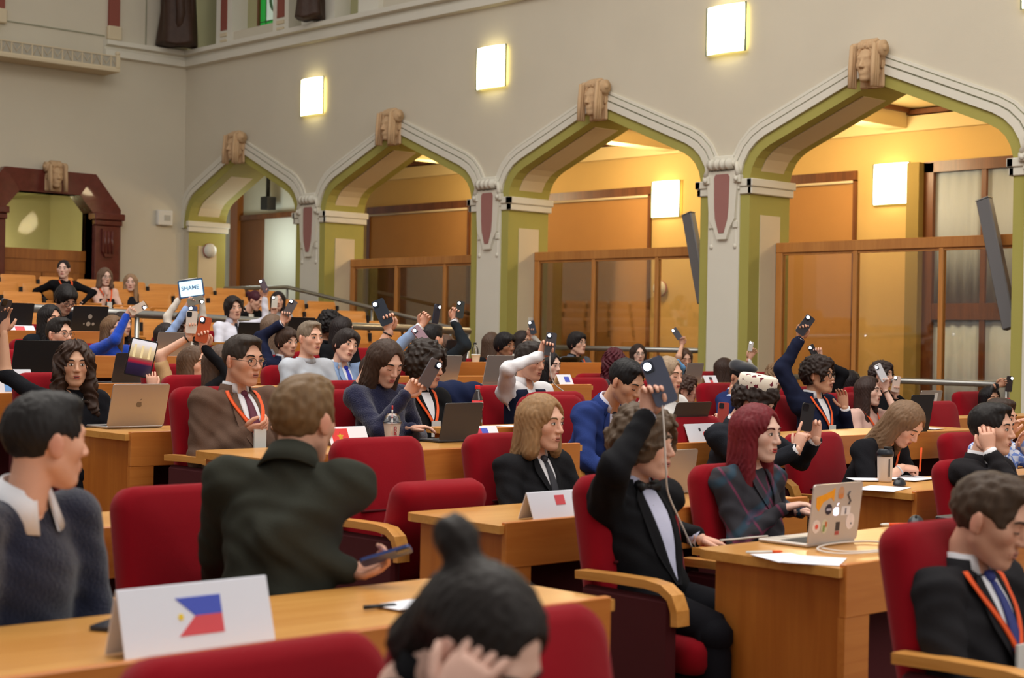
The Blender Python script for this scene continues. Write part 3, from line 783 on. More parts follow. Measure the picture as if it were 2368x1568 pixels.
# ------------------------------------------------------------------ people: implicit surfaces
def smin(a, b, k):
    if k <= 0: return np.minimum(a, b)
    h = np.clip(.5 + .5*(b - a)/k, 0, 1)
    return b + (a - b)*h - k*h*(1 - h)
def f_cap(P, a, b, ra, rb):
    ba = b - a; L = float(ba @ ba) + 1e-12
    pa = P - a
    t = np.clip((pa @ ba)/L, 0, 1)
    return np.sqrt(np.maximum(((pa - t[..., None]*ba)**2).sum(-1), 1e-14)) - (ra + (rb - ra)*t)
def f_ell(P, c, R, r):
    q = (P - c) @ R            # columns of R are the axes
    k0 = np.sqrt(((q/r)**2).sum(-1)) + 1e-9; k1 = np.sqrt(((q/(r*r))**2).sum(-1)) + 1e-9
    return k0*(k0 - 1)/k1
def prim_eval(p, P): return f_cap(P, *p[1:5]) if p[0] == 'c' else f_ell(P, *p[1:4])
def prim_box(p):
    if p[0] == 'c':
        r = max(p[3], p[4]); return np.minimum(p[1], p[2]) - r, np.maximum(p[1], p[2]) + r
    m = float(np.max(p[3])); return p[1] - m, p[1] + m
def C(a, b, ra, rb=None, k=.03): return ('c', np.array(a, float), np.array(b, float), ra, ra if rb is None else rb, k)
I3 = np.eye(3)
def E(c, r, R=I3, k=.03): return ('e', np.array(c, float), np.array(R, float), np.array(r, float), k)
def sdf_pts(prims, P):
    f = np.full(P.shape[:-1], 9.0)
    for p in prims: f = smin(f, prim_eval(p, P), p[-1])
    return f
def field(prims, h, post=None, margin=.03):
    bs = [prim_box(p) for p in prims]
    lo = np.min([b[0] for b in bs], 0) - margin; hi = np.max([b[1] for b in bs], 0) + margin
    n = np.ceil((hi - lo)/h).astype(int) + 1
    f = np.full(n, 1.0)
    ax = [lo[i] + h*np.arange(n[i]) for i in range(3)]
    for p, (b0, b1) in zip(prims, bs):
        m = max(.045, p[-1])
        i0 = np.maximum(((b0 - m - lo)/h).astype(int), 0); i1 = np.minimum(((b1 + m - lo)/h).astype(int) + 2, n)
        sl = tuple(slice(a, b) for a, b in zip(i0, i1))
        P = np.stack(np.meshgrid(ax[0][sl[0]], ax[1][sl[1]], ax[2][sl[2]], indexing='ij'), -1)
        f[sl] = smin(f[sl], prim_eval(p, P), p[-1])
    if post is not None:
        P = np.stack(np.meshgrid(*ax, indexing='ij'), -1)
        f = post(f, P)
    return f, lo, h
def snets(f, lo, h):
    n = f.shape; s = f < 0
    c = [s[:-1, :-1, :-1], s[1:, :-1, :-1], s[:-1, 1:, :-1], s[1:, 1:, :-1], s[:-1, :-1, 1:], s[1:, :-1, 1:], s[:-1, 1:, 1:], s[1:, 1:, 1:]]
    cnt = sum(x.astype(np.int8) for x in c)
    cell = (cnt > 0) & (cnt < 8)
    idx = np.full(cell.shape, -1, int); ii = np.argwhere(cell); idx[cell] = np.arange(len(ii))
    off = np.array([(0,0,0),(1,0,0),(0,1,0),(1,1,0),(0,0,1),(1,0,1),(0,1,1),(1,1,1)])
    vals = np.stack([f[ii[:, 0] + o[0], ii[:, 1] + o[1], ii[:, 2] + o[2]] for o in off], 1)
    acc = np.zeros((len(ii), 3)); num = np.zeros(len(ii))
    for a, b in [(0,1),(2,3),(4,5),(6,7),(0,2),(1,3),(4,6),(5,7),(0,4),(1,5),(2,6),(3,7)]:
        va, vb = vals[:, a], vals[:, b]; m = (va < 0) != (vb < 0)
        t = np.where(m, va/np.where(m, va - vb, 1), 0)[:, None]
        acc += np.where(m[:, None], off[a] + t*(off[b] - off[a]), 0); num += m
    V = lo + h*(ii + acc/num[:, None])
    F = []
    for axis in range(3):
        a = [slice(None)]*3; b = [slice(None)]*3
        a[axis] = slice(0, -1); b[axis] = slice(1, None)
        A, B = s[tuple(a)], s[tuple(b)]
        e = np.argwhere(A != B); o1, o2 = [(1, 2), (2, 0), (0, 1)][axis]
        if not len(e): continue
        ok = (e[:, o1] > 0) & (e[:, o2] > 0) & (e[:, o1] < n[o1]-1) & (e[:, o2] < n[o2]-1); e = e[ok]
        def g(d1, d2):
            q = e.copy(); q[:, o1] -= d1; q[:, o2] -= d2; return idx[q[:, 0], q[:, 1], q[:, 2]]
        Q = np.stack([g(1, 1), g(0, 1), g(0, 0), g(1, 0)], 1)
        inv = ~A[e[:, 0], e[:, 1], e[:, 2]]
        Q[inv] = Q[inv][:, ::-1]
        F.append(Q)
    return V, np.concatenate(F)
def surf_mesh(prims, h, post=None): return snets(*field(prims, h, post))
def np_mesh(name, V, F, mats, mi=None):
    me = bpy.data.meshes.new(name)
    V = np.asarray(V, np.float32); F = np.asarray(F, np.int32)
    me.vertices.add(len(V)); me.vertices.foreach_set('co', V.ravel())
    me.loops.add(F.size); me.loops.foreach_set('vertex_index', F.ravel())
    me.polygons.add(len(F)); me.polygons.foreach_set('loop_start', np.arange(0, F.size, 4, dtype=np.int32))
    me.polygons.foreach_set('use_smooth', np.ones(len(F), bool))
    for m in mats: me.materials.append(m)
    if mi is not None: me.polygons.foreach_set('material_index', np.asarray(mi, np.int32))
    me.update(calc_edges=True)
    return me

# ---- head (x forward, y left, z up; centre between crown and chin)
def head_prims():
    p = [E((-.012, 0, .03), (.098, .076, .087)), E((.026, 0, -.03), (.064, .059, .083), k=.04)]
    for s in (-1, 1):
        p += [C((0, s*.048, -.055), (.055, s*.018, -.098), .017, .015, .03), E((.056, s*.040, -.016), (.022, .02, .022), k=.025)]
    p += [E((.070, 0, -.099), (.019, .023, .017), k=.025), C((.080, -.030, .029), (.080, .030, .029), .012, k=.02)]
    p += [C((.086, 0, .018), (.110, 0, -.026), .0075, .0115, .012)]
    for s in (-1, 1): p += [E((.099, s*.0115, -.030), (.011, .0085, .008), k=.008)]
    p += [E((.077, 0, -.062), (.016, .027, .020), k=.02)]
    p += [C((.0890, -.016, -.0575), (.0890, .016, -.0575), .0052, k=.008), C((.0880, -.014, -.0685), (.0880, .014, -.0685), .0060, k=.008)]
    return p
def head_post(f, P):
    for s in (-1, 1):
        d = np.sqrt(((P - np.array((.110, s*.032, .006)))**2).sum(-1)) - .020
        f = -smin(-f, d, .012)
        e = np.sqrt(((P - np.array((.0765, s*.031, .006)))**2).sum(-1)) - .0138
        f = smin(f, e, .004)
        R = np.array(Matrix.Rotation(s*.35, 3, 'Z'))
        f = smin(f, f_ell(P, np.array((-.010, s*.081, -.004)), R, np.array((.019, .0075, .031))), .008)
        f = smin(f, f_ell(P, np.array((-.004, s*.080, -.026)), R, np.array((.011, .007, .012))), .006)
    n = f_cap(P, np.array((-.028, 0, -.05)), np.array((-.045, 0, -.16)), .047, .046)
    return smin(f, n, .02)
HEADS = {}
for lod, hh in (('n', .0042), ('m', .0066), ('f', .0095)):
    HEADS[lod] = surf_mesh(head_prims() + [C((-.028, 0, -.05), (-.045, 0, -.16), .046, .045, .01)], hh, head_post)
MASKH = surf_mesh(head_prims(), .006, head_post)

# ---- hair styles
def hair_style(name, h=.0075):
    t = dict(short=.009, crop=.006, quiff=.012, curly=.026, bigcurl=.034, fringe=.016, long=.012, wavy=.020, bob=.014, middle=.018, bun=.008, tied=.008, topbun=.008).get(name, .012)
    p = [E((-.012, 0, .034), (.099 + t*.9, .077 + t*(.55 if name in ('short', 'quiff', 'crop') else 1), .086 + t*1.2))]
    if name in ('quiff', 'short'): p += [E((.045, .0, .102), (.048, .05, .022 if name == 'short' else .034), k=.03)]
    if name in ('fringe', 'middle'): p += [E((.055, 0, .075), (.05, .068, .035), k=.03), E((-.03, 0, .0), (.085, .088, .075), k=.03)]
    if name == 'middle': p += [C((.02, .078, .03), (.0, .086, -.05), .028, .022, .03), C((.02, -.078, .03), (.0, -.086, -.05), .028, .022, .03), C((-.07, 0, 0), (-.06, 0, -.08), .06, .05, .04)]
    if name in ('curly', 'bigcurl'): p += [E((-.02, 0, .01), (.1 + t, .08 + t, .09), k=.03), E((.05, 0, .085), (.06, .06, .04), k=.03)]
    if name in ('long', 'wavy', 'bob'):
        zb = {'long': -.30, 'wavy': -.27, 'bob': -.135}[name]; w = {'long': .0, 'wavy': .022, 'bob': .008}[name]
        for s in (-1, 1):
            p += [C((-.005, s*(.066 + w*.5), .03), (.005, s*(.078 + w), zb), .034, .030 + w*.5, .03), C((.020, s*(.064 + w*.6), .035), (.026, s*(.074 + w), zb*.9), .018, .020 + w*.4, .03)]
            p += [C((-.055, s*.035, .02), (-.075, s*.05, zb - .03), .055, .042 + w, .04)]
        p += [C((-.07, 0, .02), (-.09, 0, zb - .03), .055, .045, .04)]
    if name == 'bun': p += [E((-.125, 0, .045), (.035, .035, .035), k=.01), C((-.1, 0, .03), (-.125, 0, .045), .02, .02, .02)]
    if name == 'topbun': p += [E((-.148, 0, .090), (.038, .036, .034), k=.012), C((-.09, 0, .065), (-.14, 0, .086), .032, .022, .025), C((-.07, 0, .0), (-.085, 0, -.09), .06, .05, .03)]
    if name == 'tied': p += [E((-.115, 0, .03), (.028, .03, .03), k=.015)]
    rough = {'curly': (.012, 95), 'bigcurl': (.016, 80), 'wavy': (.008, 45), 'quiff': (.006, 80)}.get(name, (.0022, 110))
    def post(f, P):
        x, y, z = P[..., 0], P[..., 1], P[..., 2]
        a, w = rough
        if name in ('long', 'bob', 'middle', 'fringe', 'short', 'crop', 'bun', 'tied', 'topbun'):
            th = np.arctan2(y, x + .02); f = f + a*np.sin(th*26 + 9*np.sin(z*22)) + a*.6*np.sin(th*61 + z*40)
        elif name == 'wavy':
            th = np.arctan2(y, x + .02); f = f + a*np.sin(th*14 + 5*np.sin(z*38)) + a*.5*np.sin(z*70 + th*9)
        else:
            f = f + a*np.sin(w*x + 2*np.sin(w*.6*y))*np.sin(w*y + 2*np.sin(w*.7*z))*np.sin(w*z + 1.7*np.sin(w*.5*x))
        top = {'fringe': .066, 'middle': .092, 'curly': .082, 'bigcurl': .078, 'bun': .110, 'tied': .108, 'topbun': .108, 'quiff': .102, 'crop': .104, 'short': .100}.get(name, .100)
        wd = {'long': .060, 'bob': .060, 'wavy': .060, 'middle': .062, 'fringe': .066, 'bigcurl': .075}.get(name, .071)
        zc = -.11
        fc = f_ell(P, np.array((.098, 0, zc)), I3, np.array((.082, wd, top - zc)))
        f = np.maximum(f, -fc)
        if name in ('long', 'bob', 'wavy'):   # open throat
            fc = f_cap(P, np.array((.07, 0, -.08)), np.array((.10, 0, -.5)), .058, .075); f = np.maximum(f, -fc)
        else:
            for s in (-1, 1):
                er = f_ell(P, np.array((.012, s*.088, -.022)), I3, np.array((.040, .05, .042)))
                if name not in ('middle', 'fringe', 'bigcurl'): f = np.maximum(f, -er)
            zb = {'middle': -.13, 'fringe': -.075, 'topbun': -.12, 'bigcurl': -.085, 'curly': -.075}.get(name, -.062)
            f = np.maximum(f, (zb - z) + .25*(x + .06))
        return f
    return surf_mesh(p, h, post)
HAIR = {}
def hair_mesh(style):
    if style not in HAIR:
        V, F = hair_style(style); HAIR[style] = np_mesh('hair', V, F, [mat('hair_default', (60, 44, 34), .5)])
    return HAIR[style]
def hair_mat(col):
    key = 'hair_%d_%d_%d' % col
    if key in MATS: return MATS[key]
    m, nt, p = nt_mat(key)
    tc = nt.nodes.new('ShaderNodeTexCoord'); mp = nt.nodes.new('ShaderNodeMapping'); mp.inputs['Scale'].default_value = (60, 60, 5)
    nt.links.new(tc.outputs['Object'], mp.inputs[0])
    n = nt.nodes.new('ShaderNodeTexNoise'); n.inputs['Scale'].default_value = 1.5; n.inputs['Detail'].default_value = 3
    nt.links.new(mp.outputs[0], n.inputs['Vector'])
    mx = nt.nodes.new('ShaderNodeMix'); mx.data_type = 'RGBA'; c = rgb(*col)
    mx.inputs[6].default_value = tuple(v*.55 for v in c[:3]) + (1,); mx.inputs[7].default_value = tuple(min(1, v*1.35) for v in c[:3]) + (1,)
    nt.links.new(n.outputs['Fac'], mx.inputs[0]); nt.links.new(mx.outputs[2], p.inputs['Base Color'])
    b = nt.nodes.new('ShaderNodeBump'); b.inputs['Strength'].default_value = .5; b.inputs['Distance'].default_value = .004
    nt.links.new(n.outputs['Fac'], b.inputs['Height']); nt.links.new(b.outputs[0], p.inputs['Normal'])
    p.inputs['Roughness'].default_value = .52; p.inputs['Specular IOR Level'].default_value = .22
    MATS[key] = m
    return m
def skin_mat(col):
    key = 'skin_%d_%d_%d' % col
    if key in MATS: return MATS[key]
    m = mat(key, col, .5, .05, 30, .06, 160, spec=.35)
    p = m.node_tree.nodes['Principled BSDF']; nt = m.node_tree
    at_ = nt.nodes.new('ShaderNodeAttribute'); at_.attribute_name = 'blush'
    mx = nt.nodes.new('ShaderNodeMix'); mx.data_type = 'RGBA'
    src = p.inputs['Base Color'].links[0].from_socket; nt.links.new(src, mx.inputs[6])
    c = rgb(*col); mx.inputs[7].default_value = (c[0]*.86, c[1]*.52, c[2]*.50, 1)
    nt.links.new(at_.outputs['Fac'], mx.inputs[0]); nt.links.new(mx.outputs[2], p.inputs['Base Color'])
    return m
# ---- face parts (shared meshes)
M_eyew = mat('eye_white', (226, 220, 212), .2); M_iris = mat('eye_iris', (52, 38, 30), .2); M_lash = mat('lash', (34, 24, 20), .6)
M_lip = mat('lip', (186, 96, 88), .4); M_lip2 = mat('lip_soft', (176, 110, 96), .45); M_lipr = mat('lip_red', (186, 62, 58), .4)
FACE = {}
for s, nm in ((1, 'L'), (-1, 'R')):
    k = MB(); Rz = Matrix.Rotation(s*.22, 3, 'Z')
    k.ball((.0882, s*.0312, .0055), (.0048, .0135, .0062), 12, 0, Rz)
    k.ball((.0920, s*.0305, .0055), (.0025, .0055, .0058), 10, 1, Rz)
    k.tube([(.0875, s*.0175, .0075), (.0925, s*.026, .0118), (.0915, s*.036, .0118), (.0855, s*.0455, .0065)], [.0012, .0019, .0019, .0012], 5, 2)
    FACE['eye' + nm] = k.mesh('eye', [M_eyew, M_iris, M_lash])
    k = MB(); k.tube([(.0880, s*.0175, .002), (.0925, s*.026, .0005), (.0915, s*.036, .0), (.0855, s*.0455, .002)], [.0012, .0019, .0019, .0012], 5)
    FACE['lid' + nm] = k.mesh('eyelashes', [M_lash])
    k = MB(); k.tube([(.0945, s*.013, .0270), (.0965, s*.025, .0325), (.0900, s*.040, .0335), (.0790, s*.051, .0275)], [.0030, .0042, .0036, .0018], 6)
    FACE['brow' + nm] = k.mesh('eyebrow', [M_lash])
for nm, dzc in (('mouth', 0.0), ('smile', .005)):
    k = MB()
    k.tube([(0.0825, -.023, -.0625 + dzc), (0.0923, -.011, -.0590), (0.0940, 0, -.0598), (0.0923, .011, -.0590), (0.0825, .023, -.0625 + dzc)], [.0012, .0036, .0038, .0036, .0012], 8)
    k.tube([(0.0825, -.023, -.0630 + dzc), (0.0917, -.010, -.0688), (0.0930, 0, -.0698), (0.0917, .010, -.0688), (0.0825, .023, -.0630 + dzc)], [.0012, .0042, .0046, .0042, .0012], 8)
    k.tube([(0.0835, -.022, -.0628 + dzc), (0.0947, -.010, -.0641), (0.0960, 0, -.0646), (0.0947, .010, -.0641), (0.0835, .022, -.0628 + dzc)], .0010, 5, 1)
    FACE[nm] = k.mesh('mouth', [M_lip2, M_lash])
M_wire = mat('glasses_metal', (70, 62, 58), .35, metal=.6); M_rim = mat('glasses_black', (24, 22, 22), .35)
for nm, rr, m in (('wire', .0015, M_wire), ('rim', .0026, M_rim)):
    k = MB()
    for s in (-1, 1):
        k.tube([(.107 - .006*abs(math.cos(a))*(.5 + .5*s*math.cos(a)), s*.033 + .0235*math.cos(a), .002 + .020*math.sin(a)) for a in [2*PI*i/16 for i in range(17)]], rr, 6)
        k.tube([(.102, s*.056, .006), (.06, s*.077, .008), (-.005, s*.086, .010)], rr, 5)
    k.tube([(.107, -.0105, .006), (.112, 0, .009), (.107, .0105, .006)], rr, 5)
    FACE['glasses_' + nm] = k.mesh('glasses', [m])

# ---- hands
def hand_geo(W, X, Z, right, pose, sc=1.0, n=7):
    """W wrist, X finger direction, Z palm normal -> MB with palm and five fingers"""
    X = Vector(X).normalized(); Z = Vector(Z); Z = (Z - X*Z.dot(X)).normalized()
    Y = X.cross(Z) if right else Z.cross(X)
    W = Vector(W)
    def P(x, y, z): return W + (X*x + Y*y + Z*z)*sc
    mb = MB()
    rings = [(-.03, .026, .021, 0), (0, .027, .020, 0), (.02, .033, .0185, .002), (.05, .040, .0165, .004), (.078, .0405, .0135, .002), (.092, .037, .010, 0)]
    v = []; f = []; m = 12
    for x, ry, rz, y0 in rings:
        for j in range(m):
            a = 2*PI*j/m; v.append(P(x, y0 + ry*math.cos(a), rz*math.sin(a)))
    for i in range(len(rings)-1):
        for j in range(m): f.append((i*m + j, i*m + (j+1) % m, (i+1)*m + (j+1) % m, (i+1)*m + j))
    f += [tuple(range(m))[::-1], tuple(range((len(rings)-1)*m, len(rings)*m))]
    mb.add(v, f, 0, True)
    curls = {'hold': (48, 48, 30), 'relax': (18, 24, 16), 'flat': (4, 6, 4), 'fist': (70, 80, 50), 'point': (60, 75, 45), 'grip': (32, 42, 30)}[pose]
    for fi, (y0, ln, ang) in enumerate([(.0295, .072, 5), (.0105, .080, 1.5), (-.0095, .075, -2), (-.0285, .059, -6)]):
        c = curls if not (pose == 'point' and fi == 0) else (4, 6, 4)
        b = 0; x, z = .084, .0; sp = math.radians(ang); y = y0
        pts = [P(.070, y0*.97, 0), P(x, y, z)]
        for sg, cc in zip((.45, .31, .24), c):
            b += math.radians(cc*(1 + .06*fi)); L = ln*sg
            x += L*math.cos(b)*math.cos(sp); y += L*math.cos(b)*math.sin(sp); z += L*math.sin(b)
            pts.append(P(x, y, z))
        mb.tube(pts, [.0088*sc, .0092*sc, .0085*sc, .0077*sc, .0058*sc], n)
    tb = {'hold': [(.012, .024, .006), (.035, .044, .016), (.060, .050, .034), (.080, .042, .046)], 'grip': [(.012, .024, .006), (.035, .046, .014), (.062, .054, .026), (.086, .050, .034)],
          'fist': [(.012, .024, .006), (.036, .040, .018), (.060, .034, .034), (.072, .014, .038)]}.get(pose, [(.012, .024, .004), (.034, .048, .010), (.058, .064, .014), (.080, .072, .016)])
    mb.tube([P(*q) for q in tb], [.014*sc, .0125*sc, .0105*sc, .0072*sc], n)
    return mb

def ik(S, Wt, L1, L2, pole):
    d = Wt - S; D = d.length; mx = (L1 + L2)*.995
    if D > mx:
        q = D/mx; L1 *= q; L2 *= q     # let the arm reach a little further
        if q > 1.18: Wt = S + d.normalized()*mx*1.18; L1 = L1/q*1.18; L2 = L2/q*1.18; D = (Wt - S).length; d = Wt - S
    a = (L1*L1 - L2*L2 + D*D)/(2*D); hgt = math.sqrt(max(L1*L1 - a*a, 1e-6))
    u = d.normalized(); p = pole - u*pole.dot(u)
    p = p.normalized() if p.length > 1e-4 else u.orthogonal().normalized()
    return S + u*a + p*hgt, Wt

def cloth_mat(kind, col):
    key = 'cloth_%s_%d_%d_%d' % ((kind,) + tuple(col))
    if key in MATS: return MATS[key]
    if kind == 'knit': return mat(key, col, .9, .12, 30, .6, 150, sheen=.3, spec=.15)
    if kind == 'plaid':
        m, nt, p = nt_mat(key); p.inputs['Roughness'].default_value = .85
        tc = nt.nodes.new('ShaderNodeTexCoord'); last = None
        basec = rgb(*col)
        prev = None
        for ax, sc, th, cl in [((.55, .65, .55), 26, .93, (120, 40, 76)), ((.6, -.5, .65), 22, .94, (112, 36, 70)), ((.2, .55, -.8), 17, .80, (26, 62, 82))]:
            dt = nt.nodes.new('ShaderNodeVectorMath'); dt.operation = 'DOT_PRODUCT'; dt.inputs[1].default_value = ax
            nt.links.new(tc.outputs['Object'], dt.inputs[0])
            mu = nt.nodes.new('ShaderNodeMath'); mu.operation = 'MULTIPLY'; mu.inputs[1].default_value = sc*2
            nt.links.new(dt.outputs['Value'], mu.inputs[0])
            si = nt.nodes.new('ShaderNodeMath'); si.operation = 'SINE'; nt.links.new(mu.outputs[0], si.inputs[0])
            mr = nt.nodes.new('ShaderNodeMapRange'); mr.inputs[1].default_value = th; mr.inputs[2].default_value = 1; mr.inputs[4].default_value = .75
            nt.links.new(si.outputs[0], mr.inputs[0])
            mx = nt.nodes.new('ShaderNodeMix'); mx.data_type = 'RGBA'; mx.inputs[6].default_value = basec; mx.inputs[7].default_value = rgb(*cl)
            if prev: nt.links.new(prev, mx.inputs[6])
            nt.links.new(mr.outputs[0], mx.inputs[0]); prev = mx.outputs[2]
        nt.links.new(prev, p.inputs['Base Color']); MATS[key] = m; return m
    if kind == 'check':
        m, nt, p = nt_mat(key); p.inputs['Roughness'].default_value = .8
        tc = nt.nodes.new('ShaderNodeTexCoord'); ck = nt.nodes.new('ShaderNodeTexChecker'); ck.inputs['Scale'].default_value = 28
        ck.inputs[1].default_value = rgb(*col); ck.inputs[2].default_value = rgb(222, 224, 236); nt.links.new(tc.outputs['Object'], ck.inputs[0]); nt.links.new(ck.outputs[0], p.inputs['Base Color'])
        MATS[key] = m; return m
    return mat(key, tuple(int(c_*.88) for c_ in col) if max(col) < 80 else col, .88, .10, 20, .25, 260, sheen=.0, spec=.12)
ORANGE = mat('lanyard_orange', (238, 88, 28), .6)

PEOPLE = {}
def person(key, x, y, U, phi, pitch, roll, hair, hcol, skin, top, label, **o):
    """x,y pixel of the head centre and row distance U fix the head; the rest follows from the pose"""
    d = dU(x, y, U); Hc = at(x, y, d)
    fem = o.get('f', 0); s = o.get('s', .94 if fem else 1.0); hs = o.get('hs', .97 if fem else 1.02)
    phi = phi*.78 if phi < 100 else phi
    th = math.radians(phi) - ANG; bt = math.radians(o.get('bp', 43)) - ANG
    Rh = Matrix.Rotation(th, 3, 'Z') @ Matrix.Rotation(math.radians(pitch), 3, 'Y') @ Matrix.Rotation(math.radians(roll), 3, 'X')
    f = Vector((math.cos(bt), math.sin(bt), 0)); L = Vector((-math.sin(bt), math.cos(bt), 0)); Z = Vector((0, 0, 1))
    lean = o.get('lean', -.06); tilt = o.get('tilt', 0)
    N = Hc + (Rh @ Vector((-.035, 0, -.075)))*hs - Z*o.get('nk', .076)*s - f*(.01 + .25*max(0, lean)) 
    zf = fl(-Hc.x, Hc.y)
    seat = o.get('seat', .47)
    Pv = Vector((N.x, N.y, 0)) - f*lean - L*tilt; Pv.z = zf + seat + .10
    if N.z - Pv.z < .42: Pv.z = N.z - .42
    O = Vector((Pv.x, Pv.y, zf))
    t = (N - Pv).normalized(); fw = (f - t*f.dot(t)).normalized(); R = np.array([fw, L, t]).T
    Lt = (N - Pv).length
    bk = o.get('bulk', .92 if fem else 1.0); ss = s*o.get('shw', 1)
    S = {1: N + L*.168*ss - t*.060, -1: N - L*.168*ss - t*.060}
    S = {k_: Vector(v_) for k_, v_ in S.items()}
    kind = top[0]; ccol = top[1]
    thick = .007 if kind in ('suit', 'knit') else .0
    a_ = lambda v_: np.array(v_)
    tors = [E(a_(N - t*.20*s), (.112*bk, .160*ss, .19), R, .05), E(a_(N - t*min(.38, Lt*.72)), (.115*bk*o.get('belly', 1), .150*bk, .20), R, .05), E(a_(Pv), (.135*bk, .175*bk, .14), R, .06)]
    for q in (1, -1): tors += [C(a_(N - t*.035 - fw*.012), a_(S[q]), .050, .058, .045)]
    arms = {}; cl = list(tors); sk = [C(a_(N - t*.05), a_(Hc + (Rh @ Vector((-.04, 0, -.10)))*hs), .055*(.86 if fem else 1.02), .050*(.88 if fem else 1.0), .03)]
    bare = o.get('sleeve', 1.0) < 1; shr = .012 if bare else .024; thin = 1.0 if bare else .86
    sk += [E(a_(N - t*.20*s), (.112*bk - shr, .160*ss - shr, .18), R, .05)]
    for q in (1, -1): sk += [C(a_(N - t*.03 - fw*.012), a_(S[q]), .046*thin, .052*thin, .045)]
    hands = []
    sl = o.get('sleeve', 1.0)      # 1 long, .5 half of the upper arm, 0 none
    for q, nm in ((1, 'L'), (-1, 'R')):
        spec = o.get(nm)
        L1, L2 = .285*s, .255*s
        if spec is None and o.get('lap'):
            Wt = Pv + f*.26 + L*q*.10 + Z*.03; hd = (f - L*q*.5).normalized(); pn = -Z; pose = 'relax'; pole = L*q*.6 - f*.6
        elif spec is None:
            Wt = S[q] + f*(.30 if o.get('ondesk', 1) else .2) - L*q*.05 - Z*.36*s; hd = (f - L*q*.45).normalized(); pn = -Z; pose = 'relax'; pole = L*q*.7 - Z*.5 - f*.4
        else:
            hx, hy, dd, pose = spec[:4]; op = spec[4] if len(spec) > 4 else {}
            Tg = at(hx, hy, d + dd)
            if pose == 'hold': Tg = Tg + Z*.028
            hd = Vector(op['hd']) if 'hd' in op else None
            if hd is not None: hd = (rgt*hd.x + Z*hd.y + fwd*hd.z).normalized()
            else: hd = ((Tg - S[q]).normalized() + Z*.8).normalized()
            Wt = Tg - hd*.065*s
            up_ = Tg.z > S[q].z + .05
            pole = (L*q*.6 + f*.35 - Z*.5) if up_ else (L*q*.7 - Z*.6 - f*.4)
            if 'pole' in op: pole = Vector(op['pole']); pole = rgt*pole.x + Z*pole.y + fwd*pole.z
            pn = f if up_ else -Z
            if 'pn' in op: pn = Vector(op['pn']); pn = rgt*pn.x + Z*pn.y + fwd*pn.z
            if pose == 'hold' and up_: pn = -fwd + rgt*(.25 if q < 0 else -.25)
        El, Wt = ik(S[q], Wt, L1, L2, pole)
        arms[q] = (S[q], El, Wt)
        ab = o.get('armb', 1.0)*(.88 if fem else 1.0)
        if sl >= 1:
            We = Wt + (El - Wt)*(.10 if kind == 'suit' else .03) if sl < 1.5 else Wt
            We = El + (Wt - El)*min(1, o.get('cuff', .90 if kind == 'suit' else .97))
            cl += [C(a_(S[q]), a_(El), .061*ab + thick, .046*ab + thick, .045), C(a_(El), a_(We), .045*ab + thick, .034*ab + thick, .03)]
        elif sl > 0: cl += [C(a_(S[q]), a_(S[q] + (El - S[q])*sl), .061*ab, .054*ab, .045)]
        sk += [C(a_(S[q]), a_(El), .052*ab*thin, .040*ab*(.8 if not bare and o.get('cuff', 1) > .5 else 1), .04), C(a_(El), a_(Wt), .039*ab*(.8 if not bare and o.get('cuff', 1) > .5 else 1), .0255*ab if fem else .0275, .03)]
        hands.append((Wt, hd, pn, q < 0, pose))
    near = d < 9.2
    hc_ = min(max(d*.00125, .0095), .020)
    # body: head, neck, shoulders, arms and hands in one mesh
    Vs, Fs = surf_mesh(sk, max(.011, hc_*.95))
    HV, HF = HEADS['n' if d < 9.2 else ('m' if d < 14 else 'f')]
    Rn = np.array(Rh); HVw = (HV*np.array((1, o.get('hw', 1.0), 1))*hs) @ Rn.T + np.array(Hc)
    allV = [Vs, HVw]; allF = [Fs, HF + len(Vs)]; nV = len(Vs) + len(HV)
    poly = [np.concatenate(allF)]
    extra = MB()
    for (Wt, hd, pn, right, pose) in hands:
        g = hand_geo(Wt, hd, pn, right, pose, s*.98, 7 if d < 11 else 5)
        extra.add(g.v, g.f, 0, True)
    V_all = np.concatenate(allV + [np.array([tuple(p_) for p_ in extra.v])]) - np.array(O)
    me = bpy.data.meshes.new('person')
    F4 = poly[0]; loops = [F4.ravel()] + [np.array(fc) + nV for fc in extra.f]
    starts = np.concatenate([np.arange(0, F4.size, 4), F4.size + np.concatenate([[0], np.cumsum([len(fc) for fc in extra.f])[:-1]])]).astype(np.int32)
    lv = np.concatenate(loops).astype(np.int32)
    me.vertices.add(len(V_all)); me.vertices.foreach_set('co', V_all.astype(np.float32).ravel())
    me.loops.add(len(lv)); me.loops.foreach_set('vertex_index', lv)
    me.polygons.add(len(starts)); me.polygons.foreach_set('loop_start', starts)
    me.polygons.foreach_set('use_smooth', np.ones(len(starts), bool)); me.materials.append(skin_mat(skin)); me.update(calc_edges=True); me.validate()
    hx_, hy_, hz_ = HV[:, 0], HV[:, 1], HV[:, 2]
    g_ = lambda x0, y0, z0, sx, sy, sz: np.exp(-((hx_ - x0)/sx)**2 - ((np.abs(hy_) - y0)/sy)**2 - ((hz_ - z0)/sz)**2)
    bl = .38*g_(.075, .040, -.022, .03, .018, .018) + .40*g_(.112, 0, -.026, .02, .012, .012) + .95*g_(.092, 0, -.063, .02, .020, .0075) + .55*g_(-.01, .084, -.004, .03, .012, .035) + .25*g_(.09, .031, .010, .02, .016, .009)
    blv = np.zeros(len(V_all), np.float32); blv[len(Vs):len(Vs) + len(HV)] = np.clip(bl, 0, 1); blv[len(Vs) + len(HV):] = .16
    me.attributes.new('blush', 'FLOAT', 'POINT').data.foreach_set('value', blv)
    root = link('person', me, None, O)
    tag(root, label, 'person', 'seated people in the hall')
    # clothing
    cm = cloth_mat(o.get('fabric', kind), ccol)
    amp = .0055 if kind in ('suit', 'shirt', 'vest', 'plaid') else .0038
